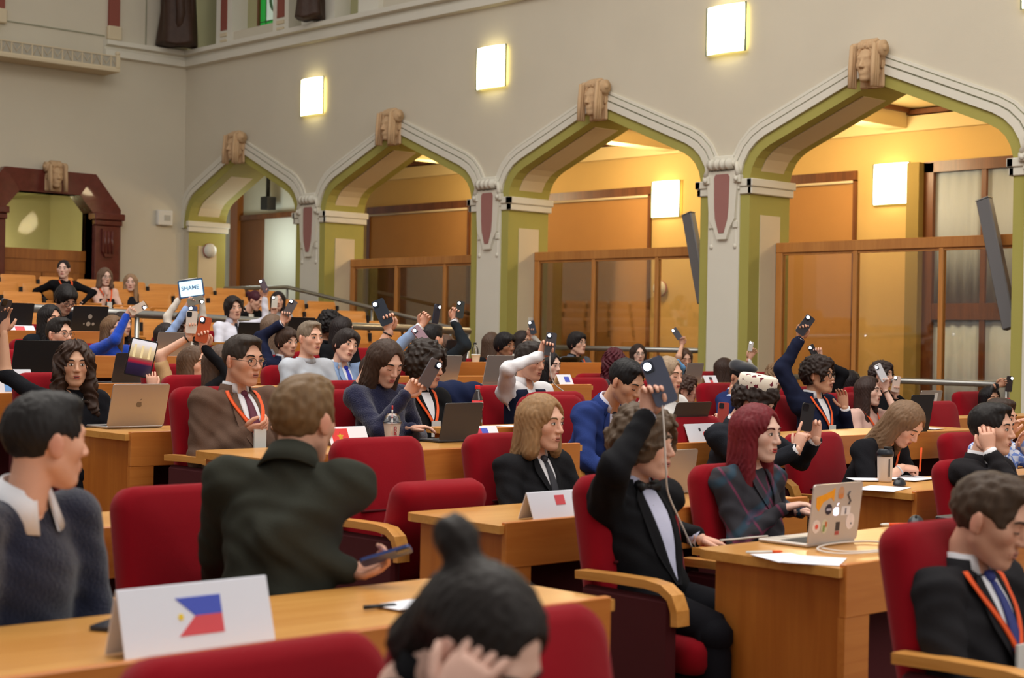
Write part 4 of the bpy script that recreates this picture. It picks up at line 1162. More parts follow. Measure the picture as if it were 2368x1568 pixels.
    def fold(fld, P):
        return fld + amp*.7*np.sin(P[..., 2]*21 + 3*np.sin(P[..., 1]*11 + P[..., 0]*7))*np.sin((P[..., 0] + P[..., 1])*17 + 2*np.sin(P[..., 2]*13)) + amp*np.sin(P[..., 0]*37 + 2.2*np.sin(P[..., 2]*23 + P[..., 1]*9))*np.sin(P[..., 1]*33 + P[..., 2]*41 + 1.5*np.sin(P[..., 0]*19)) 
    post = fold
    if kind == 'cami':
        zt = N.z - .155*s
        cl = tors[:3]
        post = lambda fld, P: np.maximum(fold(fld, P), P[..., 2] - zt)
    V_, F_ = surf_mesh(cl, hc_, post)
    link({'suit': 'jacket', 'shirt': 'shirt', 'knit': 'pullover', 'tee': 'top', 'turtle': 'turtleneck', 'cami': 'camisole', 'vest': 'shirt', 'plaid': 'jacket', 'check': 'shirt'}.get(kind, 'top'), np_mesh('clothing', V_ - np.array(O), F_, [cm]), root)
    # trousers
    if o.get('legs', d < 9.5):
        k = MB(); lc = o.get('lcol', (26, 26, 32))
        for q in (1, -1):
            hp = Pv + L*q*.09 - Z*.01; kn = hp + f*.40*s + L*q*.03; kn.z = zf + .50; an = kn + f*.02; an.z = zf + .08
            k.tube([hp - O, (hp*.5 + kn*.5) - O, kn - O - f*.02, kn - O + Vector((0, 0, -.09)), (kn*.5 + an*.5) - O, an - O], [.095, .088, .072, .064, .056, .048], 12)
            k.ball(kn - O - Z*.02, .07, 10)
        k.build('trousers', cloth_mat('suit', lc), root)
        k = MB()
        for q in (1, -1):
            hp = Pv + L*q*.09; an = hp + f*.42*s + L*q*.03; an.z = zf + .045
            k.ball(an - O + f*.06, (.045, .045, .045), 10); k.tube([an - O - f*.05, an - O + f*.14], [.042, .034], 10)
        k.build('shoes', M_black, root)
    # --- details that lie on the torso
    def surf(tt, an, off):
        tt = np.asarray(tt, float); an = np.asarray(an, float)
        Oc = a_(Pv) + (a_(N) - a_(Pv))*tt[..., None]
        D = np.cos(an)[..., None]*a_(fw) + np.sin(an)[..., None]*a_(L)
        r = np.full(tt.shape, .32)
        for _ in range(22): r = r - .9*sdf_pts(tors, Oc + D*r[..., None])
        return Oc + D*(np.maximum(r, .02) + off)[..., None] - a_(O)
    def patch(name, fa, fb, t0, t1, off, m, n=9, na=5, fine=None):
        ts = np.linspace(t0, t1, n); A = np.array([[fa(q)*(1 - j/(na-1)) + fb(q)*j/(na-1) for j in range(na)] for q in ts])
        P = surf(np.repeat(ts[:, None], na, 1), A, off); P2 = surf(np.repeat(ts[:, None], na, 1), A, off - .006)
        vv = [tuple(p_) for p_ in P.reshape(-1, 3)] + [tuple(p_) for p_ in P2.reshape(-1, 3)]; ff = []
        m0 = n*na
        for i in range(n-1):
            for j in range(na-1): ff.append((i*na + j, i*na + j + 1, (i+1)*na + j + 1, (i+1)*na + j))
        for i in range(n-1):
            for j in (0, na-1): ff.append((i*na + j, (i+1)*na + j, m0 + (i+1)*na + j, m0 + i*na + j))
        for j in range(na-1):
            for i in (0, n-1): ff.append((i*na + j, i*na + j + 1, m0 + i*na + j + 1, m0 + i*na + j))
        k = MB(); k.add(vv, ff, 0, True); return k.build(name, m, root)
    def collar(m, h0=-.012, h1=.036, r0=.074, r1=.062, gap=24, name='collar'):
        r0 *= (.88 if fem else 1); r1 *= (.88 if fem else 1)
        k = MB(); vv = []; ff = []; n = 22
        ax = (Hc + (Rh @ Vector((-.04, 0, -.10)))*hs - N).normalized(); ax = (ax + t).normalized()
        fx = (fw - ax*fw.dot(ax)).normalized(); Lx = ax.cross(fx)
        for i in range(n + 1):
            an = math.radians(gap + (360 - 2*gap)*i/n); front = max(0, math.cos(an))
            for rr, hz in [(r0, h0 - .02*front), (r1, h1 - .012*front), (r1 - .006, h1 - .012*front), (r0 - .006, h0 - .02*front)]:
                vv.append(N - O + ax*(hz + .012) + (fx*math.cos(an) + Lx*math.sin(an))*rr - fx*.004)
        for i in range(n):
            for j in range(4): ff.append((i*4 + j, i*4 + (j+1) % 4, i*4 + 4 + (j+1) % 4, i*4 + 4 + j))
        ff += [(0, 1, 2, 3), tuple(range(n*4, n*4 + 4))]
        k.add(vv, ff, 0, True); return k.build(name, m, root)
    white = cloth_mat('shirt', top[2]) if len(top) > 2 and top[2] else None
    if kind in ('suit', 'plaid'):
        t0 = o.get('vlow', .50); wid = lambda q: .50*max(0, (q - t0)/(.93 - t0))**.85
        if white:
            patch('shirt_front', lambda q: -wid(q), lambda q: wid(q), t0, .94, .009, white, 9, 9); collar(white)
        for q_ in (-1, 1):
            patch('lapel', lambda q: q_*wid(q), lambda q: q_*(wid(q) + .10 + .22*max(0, min(1, (q - t0)/.28))*max(0, min(1, (1.0 - q)/.12))), t0 - .02, .955, .014, cm, 10, 4)
        collar(cm, -.05, .022 if white else .03, .100, .074, 46, 'jacket_collar')
    if kind == 'vest':
        vm = cloth_mat('suit', top[2]); white = cm
        w2 = lambda q: .55*max(0, (q - .5)/.43)
        for q_ in (-1, 1): patch('waistcoat_side', lambda q: q_*w2(q), lambda q: q_*2.2, .06, .90, .008, vm, 12, 8)
        patch('waistcoat_front', lambda q: -.6, lambda q: .6, .06, .5, .0075, vm, 6, 8); collar(cm)
    if kind in ('shirt', 'check'): collar(cm)
    if kind == 'turtle': collar(cm, -.02, .055, .066, .060, 0, 'turtle_collar')
    if kind in ('tee', 'knit') and o.get('collar'): collar(cloth_mat('shirt', o['collar']), -.05, .04, .115, .064, 18)
    elif kind in ('tee', 'knit'): collar(cm, -.022, .004, .082, .070, 0, 'neckband')
    tie = o.get('tie')
    if tie:
        tm = mat('tie_%d_%d_%d' % tie, tie, .6, .1, 60, spec=.4)
        patch('tie', lambda q: -.13 - .10*(.92 - q), lambda q: .13 + .10*(.92 - q), .46, .90, .017, tm, 9, 3)
        k = MB(); k.ball(Vector(surf(np.array([.93]), np.array([0.0]), .008)[0]), (.02, .02, .022), 8); k.build('tie_knot', tm, root)
    if o.get('bow'):
        k = MB(); c_ = Vector(surf(np.array([.97]), np.array([0.0]), .014)[0])
        for q_ in (-1, 1): k.tube([c_, c_ + L*q_*.05], [.008, .026], 8)
        k.ball(c_, .012, 8); k.build('bow_tie', M_black, root)
    if o.get('lan'):
        for q_ in (-1, 1):
            cen = lambda q: q_*(.04 + 1.0*max(0, (q - .42)/.56)**1.25)
            hw_ = o.get('lw', .075)
            patch('lanyard_strap', lambda q: cen(q) - hw_, lambda q: cen(q) + hw_, .42, .985, .019, ORANGE, 12, 3)
        c_ = Vector(surf(np.array([.38]), np.array([0.0]), .024)[0]); k = MB(); k.box(-Vector((.004, .035, .05)), Vector((.004, .035, .05)), M=Matrix.Translation(c_) @ Matrix.Rotation(bt, 4, 'Z')); k.build('badge', M_offwhite, root)
    if kind == 'suit' and white and o.get('cuffs', 1):
        for q in (1, -1):
            S_, El, Wt = arms[q]; k = MB(); k.tube([El + (Wt - El)*.86 - O, El + (Wt - El)*1.0 - O], [.0365, .0355], 12); k.build('cuff', white, root)
    if o.get('pend'):
        c_ = Vector(surf(np.array([.80]), np.array([0.0]), .008)[0]); k = MB(); k.ball(c_, (.009, .009, .014), 8)
        for q_ in (-1, 1): k.tube([Vector(surf(np.array([tt_]), np.array([q_*an_]), .006)[0]) for tt_, an_ in ((.81, .0), (.87, .25), (.93, .5))], .0018, 5)
        k.build('necklace', M_steel, root)
    for q, bc in o.get('band', {}).items():
        S_, El, Wt = arms[q]; k = MB(); k.tube([El + (Wt - El)*.90 - O, El + (Wt - El)*.93 - O], .0325 if not fem else .030, 12); k.build('bracelet', mat('band_%d_%d_%d' % bc, bc, .5), root)
    # --- head details
    Mh = Matrix.Translation(Hc - O) @ Rh.to_4x4() @ Matrix.Diagonal((hs, hs*o.get('hw', 1.0), hs, 1))
    def put(name, me, m=None):
        c = link(name, me, root); c.matrix_local = Mh @ (Matrix.Translation((.0025, 0, 0)) @ Matrix.Diagonal((1, 1.16, 1.1, 1)) @ Matrix.Translation((0, 0, .006)) if name == 'mouth' else Matrix.Identity(4))
        if m is not None:
            c.material_slots[0].link = 'OBJECT'; c.material_slots[0].material = m
        return c
    hm = hair_mat(hcol)
    if hair: put('hair', hair_mesh(hair), hm)
    if o.get('beard'): 
        pass
    if phi < 125 and phi > -100:
        for q in 'LR':
            put('eyelashes' if o.get('down') else 'eye', FACE[('lid' if o.get('down') else 'eye') + q]); put('eyebrow', FACE['brow' + q], hair_mat(tuple(int(c_*.7) for c_ in hcol)))
        put('mouth', FACE['smile' if o.get('smile') else 'mouth'], {1: M_lip, 2: M_lipr}.get(o.get('lip', 0), None) if o.get('lip') else None)
    if o.get('gl'): put('glasses', FACE['glasses_' + ('rim' if o['gl'] == 2 else 'wire')])
    PEOPLE[key] = dict(root=root, arms=arms, Hc=Hc, N=N, O=O, d=d, f=f, L=L, Pv=Pv, Rh=Rh, zf=zf)
    if o.get('chair', 1):
        cu = -Pv.x; cv = Pv.y
        lbl = o.get('cl') or ('red chair of the ' + o.get('who', label.split(',')[0]))
        chair(cu - .05 + o.get('cdu', 0), cv + o.get('cdv', 0), lbl)
    return PEOPLE[key]
# ------------------------------------------------------------------ the people
LT, MD, TN, BR_, PL = (226, 178, 154), (216, 164, 138), (210, 160, 130), (160, 112, 84), (230, 190, 172)
BLK, WHT = (26, 26, 30), (228, 228, 234)
def P(*a, **k): return person(*a, **k)
# foreground
P('navy', 105, 1022, 3.95, 132, 2, 0, 'short', (30, 27, 27), MD, ('knit', (26, 30, 50)), 'person in a navy pullover with white collar, looking away, at the left edge', bp=62, lean=.05, collar=WHT, seat=.44, who='boy in the navy pullover at the left edge', lap=1, chair=0, bulk=1.1, armb=1.12, shw=1.08)
P('green', 702, 975, 4.10, 152, 4, 0, 'quiff', (112, 86, 58), MD, ('suit', (58, 60, 52)), 'person in a dark green jacket turned backwards, leaning on the front desk', bp=172, lean=.10, tilt=-.03, bulk=1.12, armb=1.12, shw=1.12, R=(862, 1308, -.15, 'grip', dict(hd=(.85, .3, .1), pn=(.1, .8, -.5), pole=(-.25, -1, -.3))), L=(520, 1420, .35, 'relax', dict(hd=(.2, -.9, .3), pole=(-.4, -.8, -.3))), chair=0, hs=1.08, legs=False, nk=.045)
P('bun', 1108, 1492, 1.85, 70, 42, 0, 'topbun', (34, 28, 26), PL, ('turtle', (30, 30, 34)), 'person with a dark hair bun and bowed head in the bottom foreground', f=1, R=(1085, 1560, -.10, 'relax', dict(hd=(.55, .8, .1), pn=(.2, -.2, 1))), lean=.06, nk=.05, chair=0, seat=.45)
P('br', 2290, 1203, 2.45, 70, 18, 0, 'quiff', (72, 56, 44), MD, ('suit', (42, 40, 44), WHT), 'person in a black suit with blue tie looking down in the lower right corner', tie=(44, 54, 124), lan=1, down=1, cdu=-.12, cl='red chair of the suited boy in the lower right corner', vlow=.35)
# row A
P('tux', 1492, 1030, 4.15, 74, 0, 0, 'bigcurl', (92, 74, 58), LT, ('suit', (30, 30, 34), (204, 206, 232)), 'person in a black dinner jacket and bow tie raising a lit phone', bow=1, R=(1500, 935, -.22, 'hold', dict(hd=(.05, 1, 0), pn=(.8, 0, .3), pole=(-.6, -1, -.4))), L=(1655, 1255, .25, 'relax', dict(hd=(.9, -.2, .1))), cdu=-.12, cl='red chair of the boy in the dinner jacket', vlow=.12, lean=-.1)
P('redhair', 1752, 1002, 4.40, 62, 4, 0, 'long', (112, 30, 38), PL, ('plaid', (40, 38, 46)), 'person with dark red hair and a dark plaid blazer at the sticker laptop', f=1, lip=2, R=(1842, 1168, -.12, 'relax', dict(hd=(.9, .25, 0))), L=(1885, 1180, .1, 'relax', dict(hd=(.8, .1, -.2))), cdu=-.12, cl='red chair of the red haired girl in plaid')
P('handhead', 2293, 993, 4.30, 66, 2, 0, 'short', (30, 26, 26), LT, ('suit', (40, 38, 42), WHT), 'person in a dark suit resting one hand against the side of his head', R=(2284, 1012, -.13, 'grip', dict(hd=(-.1, 1, .1), pn=(.2, 0, 1), pole=(.5, -1, -.6))), cl='red chair of the boy with a hand on his head', lean=-.04, cdu=-.14)
# row B
P('blond', 1254, 978, 5.60, 66, 4, 0, 'bob', (150, 116, 80), LT, ('suit', (34, 34, 37), WHT), 'person with chin length light brown hair in a black suit and tie', tie=(48, 48, 56), cl='red chair of the long haired boy in the black suit', hs=1.04)
P('writing', 2094, 980, 5.20, 55, 42, 0, 'long', (126, 98, 74), LT, ('tee', (30, 30, 36)), 'person in a black puff sleeve top bending over to write', f=1, down=1, cuff=.05, lan=1, band={-1: (206, 206, 210)}, lean=.22, R=(2112, 1084, -.10, 'fist', dict(hd=(.95, -.05, 0), pn=(0, -1, .3))), armb=1.15, cl='red chair of the girl who is writing')
P('check', 2312, 968, 5.55, 60, 5, 0, 'short', (60, 46, 38), LT, ('check', (120, 148, 214)), 'person in a blue checked shirt mostly hidden at the right edge', L=(2362, 1010, -.2, 'relax'), R=(2345, 985, -.3, 'relax'), bulk=1.1, cl='red chair of the boy in the checked shirt')
P('hat', 1745, 932, 5.72, 72, 28, 0, 'curly', (46, 34, 30), LT, ('suit', (44, 46, 54), WHT), 'person in a white patterned cap filming with a black phone', R=(1853, 1012, -.22, 'point', dict(hd=(.3, .9, .1), pn=(.6, 0, .6), pole=(-.2, -1, 0))), L=(1884, 1000, -.05, 'hold', dict(hd=(-.1, 1, 0), pn=(-.5, 0, -.5))), cl='red chair of the boy in the patterned cap', lean=.08)
# row C
P('brown', 562, 834, 6.98, 68, 4, 0, 'short', (54, 44, 38), MD, ('suit', (100, 78, 66), WHT), 'person in a brown suit with glasses, maroon tie and orange lanyard', tie=(92, 28, 52), lan=1, gl=1, bulk=1.2, belly=1.2, hw=1.08, shw=1.12, armb=1.18, smile=1, R=(596, 992, -.12, 'grip', dict(hd=(.8, .15, 0), pn=(0, .7, .6))), L=(612, 985, .08, 'relax', dict(hd=(.5, .2, -.3))), cl='red chair of the boy in the brown suit', vlow=.25)
P('longhair', 893, 840, 6.92, 50, 24, 0, 'long', (64, 46, 36), LT, ('knit', (30, 32, 62)), 'person with very long dark hair in a navy pullover looking at her phone', f=1, down=1, lip=1, R=(955, 905, -.22, 'hold', dict(hd=(.6, .75, 0), pn=(.2, .3, .8), pole=(-.2, -1, -.3))), L=(975, 988, .05, 'relax', dict(hd=(.8, .1, 0))), cl='red chair of the long haired girl in navy')
P('bluesuit', 1447, 884, 6.30, 62, 26, 0, 'short', (24, 22, 24), TN, ('suit', (44, 62, 122), (216, 216, 236)), 'person in a royal blue suit bending his head down', tie=(30, 30, 40), down=1, lean=.2, cl='red chair of the boy in the royal blue suit')
# row D
P('curlyf', 172, 844, 8.30, 30, 2, 0, 'wavy', (62, 44, 36), TN, ('tee', (28, 28, 34)), 'person with long curly dark hair smiling, one arm raised at the left edge', f=1, smile=1, lip=1, pend=1, cuff=.05, R=(8, 742, -.05, 'relax', dict(hd=(0, 1, 0), pole=(-.5, -1, 0))), cl='red chair of the curly haired girl at the left')
P('sleeve', 516, 846, 8.40, 112, 0, 0, 'long', (92, 72, 60), LT, ('tee', (28, 28, 32)), 'person half hidden behind the brown suit, black sleeve raised with an orange phone', f=1, R=(470, 792, -.12, 'hold', dict(hd=(-.15, 1, 0), pn=(-.3, 0, 1), pole=(.2, -1, 0))), cl='red chair of the girl with the orange phone')
P('hidden', 868, 866, 8.15, 60, 0, 0, 'short', (60, 46, 40), LT, ('tee', (60, 60, 70)), 'person hidden behind the long haired girl, bare hand raising a large dark phone', R=(896, 752, -.1, 'hold', dict(hd=(-.15, 1, 0), pn=(-.2, 0, -1))), sleeve=.5, band={-1: (28, 26, 28)}, cl='red chair hidden behind the long haired girl')
P('afro', 985, 846, 7.95, 76, 8, 0, 'bigcurl', (52, 44, 40), MD, ('suit', (30, 30, 32), WHT), 'person with dark bushy curls in a black jacket and orange lanyard', lan=1, hs=1.08, cl='red chair of the boy with bushy curls')
P('vest', 1226, 836, 7.90, 62, 8, 0, 'quiff', (46, 38, 34), MD, ('vest', (230, 230, 234), (30, 36, 60)), 'person in a navy waistcoat and white shirt raising a phone on a cable', smile=1, R=(1260, 812, -.20, 'hold', dict(hd=(.4, .9, 0), pn=(.6, 0, .6), pole=(-1, -.75, 0))), cl='red chair of the boy in the waistcoat')
P('bluehair', 1546, 868, 7.35, 58, 6, 0, 'long', (158, 136, 112), LT, ('tee', (228, 226, 224)), 'person with light hair and a blue streak in a white top', f=1, down=1, lip=1, R=(1660, 985, -.10, 'hold', dict(hd=(.5, .7, 0), pn=(0, .3, 1))), cl='red chair of the girl with the blue streak')
P('curlyr', 1893, 868, 7.20, 70, 0, 0, 'curly', (46, 34, 30), TN, ('suit', (32, 38, 64), WHT), 'person in a navy suit with round glasses holding a lit phone high above the others', gl=2, lan=1, R=(1852, 772, -.08, 'hold', dict(hd=(.05, 1, 0), pn=(.2, 0, -1), pole=(-.5, -1, 0))), L=(1950, 922, .0, 'relax', dict(hd=(-.2, 1, 0), pn=(-.4, 0, -.8), pole=(.6, -1, 0))), cl='red chair of the boy holding his phone highest')
P('pink', 2010, 905, 7.90, 64, 0, 0, 'long', (58, 42, 38), PL, ('tee', (214, 176, 164)), 'person with dark hair in a pale pink top and orange lanyard, phone raised', f=1, smile=1, sleeve=.55, lan=1, band={1: (70, 56, 46)}, L=(2046, 892, -.05, 'hold', dict(hd=(-.05, 1, 0), pn=(-.6, 0, .5), pole=(.3, -1, 0))), cl='red chair of the girl in pale pink')
# row E
P('beige', 450, 842, 9.70, 78, 0, 0, 'long', (100, 78, 62), LT, ('tee', (202, 166, 122)), 'person in a beige top raising a white phone beside the silver laptop', f=1, sleeve=.75, lan=1, band={-1: (34, 30, 30)}, L=(350, 878, -.33, 'grip', dict(hd=(-.1, 1, 0), pn=(-.3, 0, 1))), R=(440, 768, -.10, 'hold', dict(hd=(.1, 1, 0), pn=(.4, 0, .8), pole=(-.6, -.8, 0))), cl='red chair of the girl in the beige top')
P('grey', 717, 783, 9.95, 56, 0, 0, 'short', (128, 114, 98), LT, ('tee', (186, 192, 202)), 'person with short fair hair in a pale grey top, smiling', smile=1, cl='red chair of the boy in pale grey')
P('greysuit', 800, 800, 10.1, 44, 0, -16, 'fringe', (44, 36, 34), LT, ('suit', (136, 158, 194), WHT), 'person in a light blue grey suit tilting his head, one arm raised', smile=1, tie=(40, 52, 180), L=(984, 745, .1, 'hold', dict(hd=(.5, .85, 0), pn=(.2, .2, 1), pole=(.1, -1, 0))), cl='red chair of the boy in the light blue grey suit')
P('asian', 1713, 872, 9.00, 40, 16, 0, 'short', (22, 20, 22), TN, ('suit', (34, 46, 92), (190, 206, 236)), 'person in a black velvet cap and navy suit with a hand at his mouth', down=1, R=(1703, 908, -.14, 'relax', dict(hd=(.8, .6, 0), pn=(0, .3, 1))), cl='red chair of the boy in the velvet cap')
P('behindcurl', 1902, 876, 8.75, 60, 0, 0, 'short', (40, 34, 30), LT, ('tee', BLK), 'person hidden behind the curly haired boy, raising a small black phone', L=(1892, 822, .05, 'hold', dict(hd=(-.2, 1, 0), pn=(-.3, 0, -1))), cl='red chair hidden behind the curly haired boy')
P('boycurl', 1585, 902, 9.60, 84, 0, 0, 'curly', (66, 46, 38), LT, ('tee', (224, 224, 226)), 'small seen person with short curly hair in profile behind the blue streak girl', hs=.95, s=.92, cl='red chair of the curly haired person in profile')
P('blackarm', 2290, 922, 8.60, 22, 4, 0, 'long', (26, 22, 24), TN, ('knit', (26, 26, 30)), 'person in black holding a phone out to the right at the right edge', f=1, L=(2318, 893, -.15, 'hold', dict(hd=(.9, .35, 0), pn=(0, .2, -1), pole=(-.3, 1, 0))), cl='red chair of the person in black at the right edge')
# row F
P('glasses', 137, 774, 11.5, 74, 0, 0, 'short', (36, 30, 28), LT, ('suit', (38, 40, 46), WHT), 'person with short dark hair and glasses behind a wide black laptop', gl=1, cl='red chair behind the wide black laptop')
P('bangs', 664, 792, 12.0, 54, 4, 0, 'fringe', (66, 50, 42), LT, ('suit', (32, 38, 66), WHT), 'person with a dark fringe in a navy jacket raising a grey phone', smile=1, R=(658, 738, -.05, 'hold', dict(hd=(.25, 1, 0), pn=(.5, 0, .8), pole=(-.5, -1, 0))), cl='red chair of the boy with the fringe')
P('darksleeve', 1000, 784, 11.2, 132, 0, 0, 'short', (26, 24, 26), LT, ('suit', (40, 48, 56), WHT), 'person with black hair in a dark jacket raising a phone by the third pier', L=(1054, 731, 0, 'hold', dict(hd=(.3, 1, 0), pn=(.6, 0, .6), pole=(.2, -1, 0))), cl='red chair of the dark jacket with raised phone')
P('lanyardblack', 1272, 846, 10.4, 62, 4, 0, 'long', (28, 24, 26), PL, ('knit', (28, 28, 32)), 'pale person with black hair and orange lanyard behind the raised white sleeve', f=1, lip=2, lan=1, cl='red chair of the pale girl in black')
P('redback', 1421, 840, 10.2, 160, 0, 0, 'wavy', (80, 28, 38), LT, ('knit', BLK), 'person with dark red hair seen from behind', f=1, cl='red chair of the dark red hair')
P('longblack', 1968, 886, 9.50, 122, 0, 0, 'long', (32, 26, 28), LT, ('tee', BLK), 'person with long black hair turned away by the right handrail', f=1, cl='red chair of the long black hair by the handrail')
P('phonegirl', 2040, 868, 9.00, 60, 0, 0, 'curly', (54, 42, 40), LT, ('tee', BLK), 'person in black behind the pink top, raising a phone with a clear case', L=(2072, 908, -.05, 'hold', dict(hd=(-.05, 1, 0), pn=(-.4, 0, -.8))), f=1, cl='red chair behind the girl in pale pink')
# row G
P('woman', 117, 737, 13.2, 64, 4, 0, 'long', (34, 30, 30), MD, ('tee', (28, 32, 40)), 'person with long black hair partly hidden at the left', f=1, cl='red chair of the half hidden black haired woman')
P('blueknit', 262, 762, 13.0, 62, 4, 0, 'long', (116, 88, 64), LT, ('knit', (24, 70, 184)), 'person in a bright blue pullover raising a white phone', f=1, R=(303, 726, -.12, 'hold', dict(hd=(.65, .8, 0), pn=(.5, 0, .7), pole=(-.7, -.9, 0))), cl='red chair of the girl in bright blue', lip=1)
P('southasian', 1168, 800, 12.0, 58, 4, 0, 'fringe', (26, 22, 24), BR_, ('suit', (38, 46, 76), (206, 220, 240)), 'person with thick black hair in a navy blazer beside the paper cup', cl='red chair of the boy in the navy blazer')
P('brownback', 1138, 796, 12.9, 150, 0, 0, 'bob', (80, 60, 48), LT, ('tee', BLK), 'person with brown hair seen from behind next to the third pier', f=1, lan=1, cl='red chair of the brown hair seen from behind')
P('longboy', 1031, 805, 12.6, 52, 4, 0, 'bob', (88, 64, 50), LT, ('tee', (44, 44, 50)), 'person with brown collar length hair and glasses at a dark tablet', gl=1, cl='red chair of the long haired boy with glasses')
P('whitetop', 1677, 854, 11.5, 108, 0, 0, 'long', (58, 42, 36), LT, ('tee', (228, 226, 226)), 'person with long dark hair in a white top, lit hand raised by the fourth pier', f=1, L=(1738, 820, 0, 'relax', dict(hd=(.5, .9, 0), pn=(.3, 0, -.9))), cl='red chair of the girl in the white top')
P('lightwavy', 1793, 867, 11.8, 32, 2, 0, 'wavy', (146, 116, 88), LT, ('tee', (104, 88, 64)), 'person with wavy light brown hair smiling by the glass partition', f=1, smile=1, lip=1, cl='red chair of the smiling girl with light hair')
P('afroback', 764, 754, 13.0, 70, 6, 0, 'bigcurl', (30, 26, 26), BR_, ('tee', BLK), 'person with black bushy hair behind the fair haired boy', cl='red chair behind the fair haired boy')
P('darkback', 793, 763, 12.5, 104, 4, 0, 'long', (40, 32, 32), LT, ('tee', BLK), 'person with long dark hair turned away behind the light suit', f=1, cl='red chair behind the light blue grey suit')
# row H and the last red row
P('darkgirl', 283, 750, 14.65, 70, 2, 0, 'long', (48, 38, 34), LT, ('tee', BLK), 'person with dark hair behind the bright blue pullover', f=1, cl='red chair behind the bright blue pullover')
P('blueshirt', 384, 778, 13.3, 60, 2, 0, 'long', (44, 36, 34), LT, ('shirt', (160, 186, 232)), 'person in a frilled light blue shirt raising a phone under the tablet', f=1, R=(444, 700, -.10, 'hold', dict(hd=(.5, .85, 0), pn=(.3, .3, .9), pole=(-.3, -1, 0))), cl='red chair of the girl in the light blue shirt')
P('shame', 432, 748, 14.3, 50, 4, 0, 'wavy', (60, 46, 40), MD, ('tee', (230, 220, 208)), 'person in a white lace top holding the SHAME tablet overhead with both hands', f=1, R=(417, 672, -.05, 'grip', dict(hd=(0, 1, 0), pn=(1, 0, 0), pole=(-1, -.3, 0))), L=(468, 668, .0, 'grip', dict(hd=(0, 1, 0), pn=(-1, 0, 0), pole=(1, -.3, 0))), cl='red chair of the tablet holder', cuff=.85)
P('brownhidden', 632, 756, 13.4, 118, 0, 0, 'long', (114, 92, 76), LT, ('tee', (120, 120, 128)), 'person with straight brown hair behind the raised grey phone', f=1, cl='red chair behind the raised grey phone')
P('glassesboy', 1335, 795, 12.9, 58, -4, 0, 'fringe', (32, 26, 26), LT, ('suit', (92, 96, 108), (26, 26, 30)), 'person in a grey jacket over black turtleneck with glasses and orange lanyard', gl=1, lan=1, cl='red chair of the boy in the grey jacket')
P('glassesgirl', 1476, 820, 13.0, 14, 0, 0, 'long', (50, 36, 32), PL, ('tee', (40, 40, 46)), 'person with dark hair and glasses facing the camera below the third arch', f=1, gl=1, cl='red chair of the girl with glasses facing us')
P('armup', 1583, 830, 13.1, 20, 14, 0, 'long', (84, 62, 50), LT, ('tee', (70, 70, 78)), 'person with brown hair raising a bare arm with a lit phone at the third arch', f=1, down=1, sleeve=.5, R=(1576, 792, .0, 'hold', dict(hd=(-.1, 1, 0), pn=(-.5, 0, .6))), cl='red chair of the girl with the bare raised arm')
P('phoneface', 1209, 790, 13.4, 62, 0, 0, 'long', (48, 38, 36), LT, ('tee', (196, 192, 186)), 'person with long dark hair and glasses holding a black phone beside her face', f=1, gl=1, L=(1230, 772, -.10, 'hold', dict(hd=(-.1, 1, 0), pn=(-.4, 0, -.8))), cl='red chair of the girl with the black phone by the jamb')
P('laptopboy', 152, 692, 14.8, 56, 30, 0, 'fringe', (32, 28, 28), LT, ('suit', (32, 34, 42), (128, 124, 120)), 'person with thick dark hair and black glasses looking down at a black laptop', gl=2, down=1, hs=1.1, lean=.1, cl='red chair of the boy at the black laptop')
P('wshirt', 540, 713, 15.2, 42, 2, 8, 'middle', (40, 32, 30), LT, ('shirt', (230, 230, 244)), 'person in a white shirt and black tie grinning, arm stretched up with a phone', smile=1, tie=(26, 28, 40), L=(613, 680, 0, 'hold', dict(hd=(.1, 1, 0), pn=(.3, 0, -1), pole=(.4, -1, 0))), cl='red chair of the boy in the white shirt')
# raked wooden seats
P('turtle', 147, 623, 19.75, 6, 0, 0, 'tied', (36, 28, 28), PL, ('turtle', (22, 22, 26)), 'person in a black turtleneck with orange lanyard sitting upright on the wooden seats', f=1, lan=1, lip=1, chair=0, seat=.50, R=(118, 712, .0, 'relax', dict(hd=(.5, -.9, -.2), pole=(-1, 0, .2))), L=(182, 712, .0, 'relax', dict(hd=(-.5, -.9, -.2), pole=(1, 0, .2))))
P('cami', 243, 641, 19.9, 46, 4, 0, 'bob', (110, 86, 70), PL, ('cami', (24, 24, 28)), 'person in a black camisole with glasses resting her chin on her hand', f=1, gl=1, sleeve=0, lan=1, chair=0, R=(246, 668, -.12, 'fist', dict(hd=(-.1, 1, 0), pn=(-.2, 0, 1), pole=(.3, -1, 0))), seat=.46)
P('lightlong', 302, 654, 20.1, 14, 2, 0, 'long', (156, 126, 98), PL, ('tee', (36, 36, 42)), 'person with long light brown hair in a dark top on the wooden seats', f=1, lip=1, chair=0)
P('redbun', 590, 695, 17.5, 88, 22, 0, 'bun', (70, 26, 38), LT, ('suit', (28, 28, 30), (220, 214, 200)), 'person with a dark red bun and black suit bending forward on the wooden seats', f=1, chair=0, lean=.15)
P('filming', 643, 696, 17.55, 14, 2, 0, 'long', (38, 30, 32), LT, ('tee', (176, 176, 178)), 'person with long dark hair filming with a bright phone on the wooden seats', f=1, chair=0, lan=1, R=(632, 722, -.22, 'hold', dict(hd=(.1, 1, 0), pn=(.2, 0, 1))))
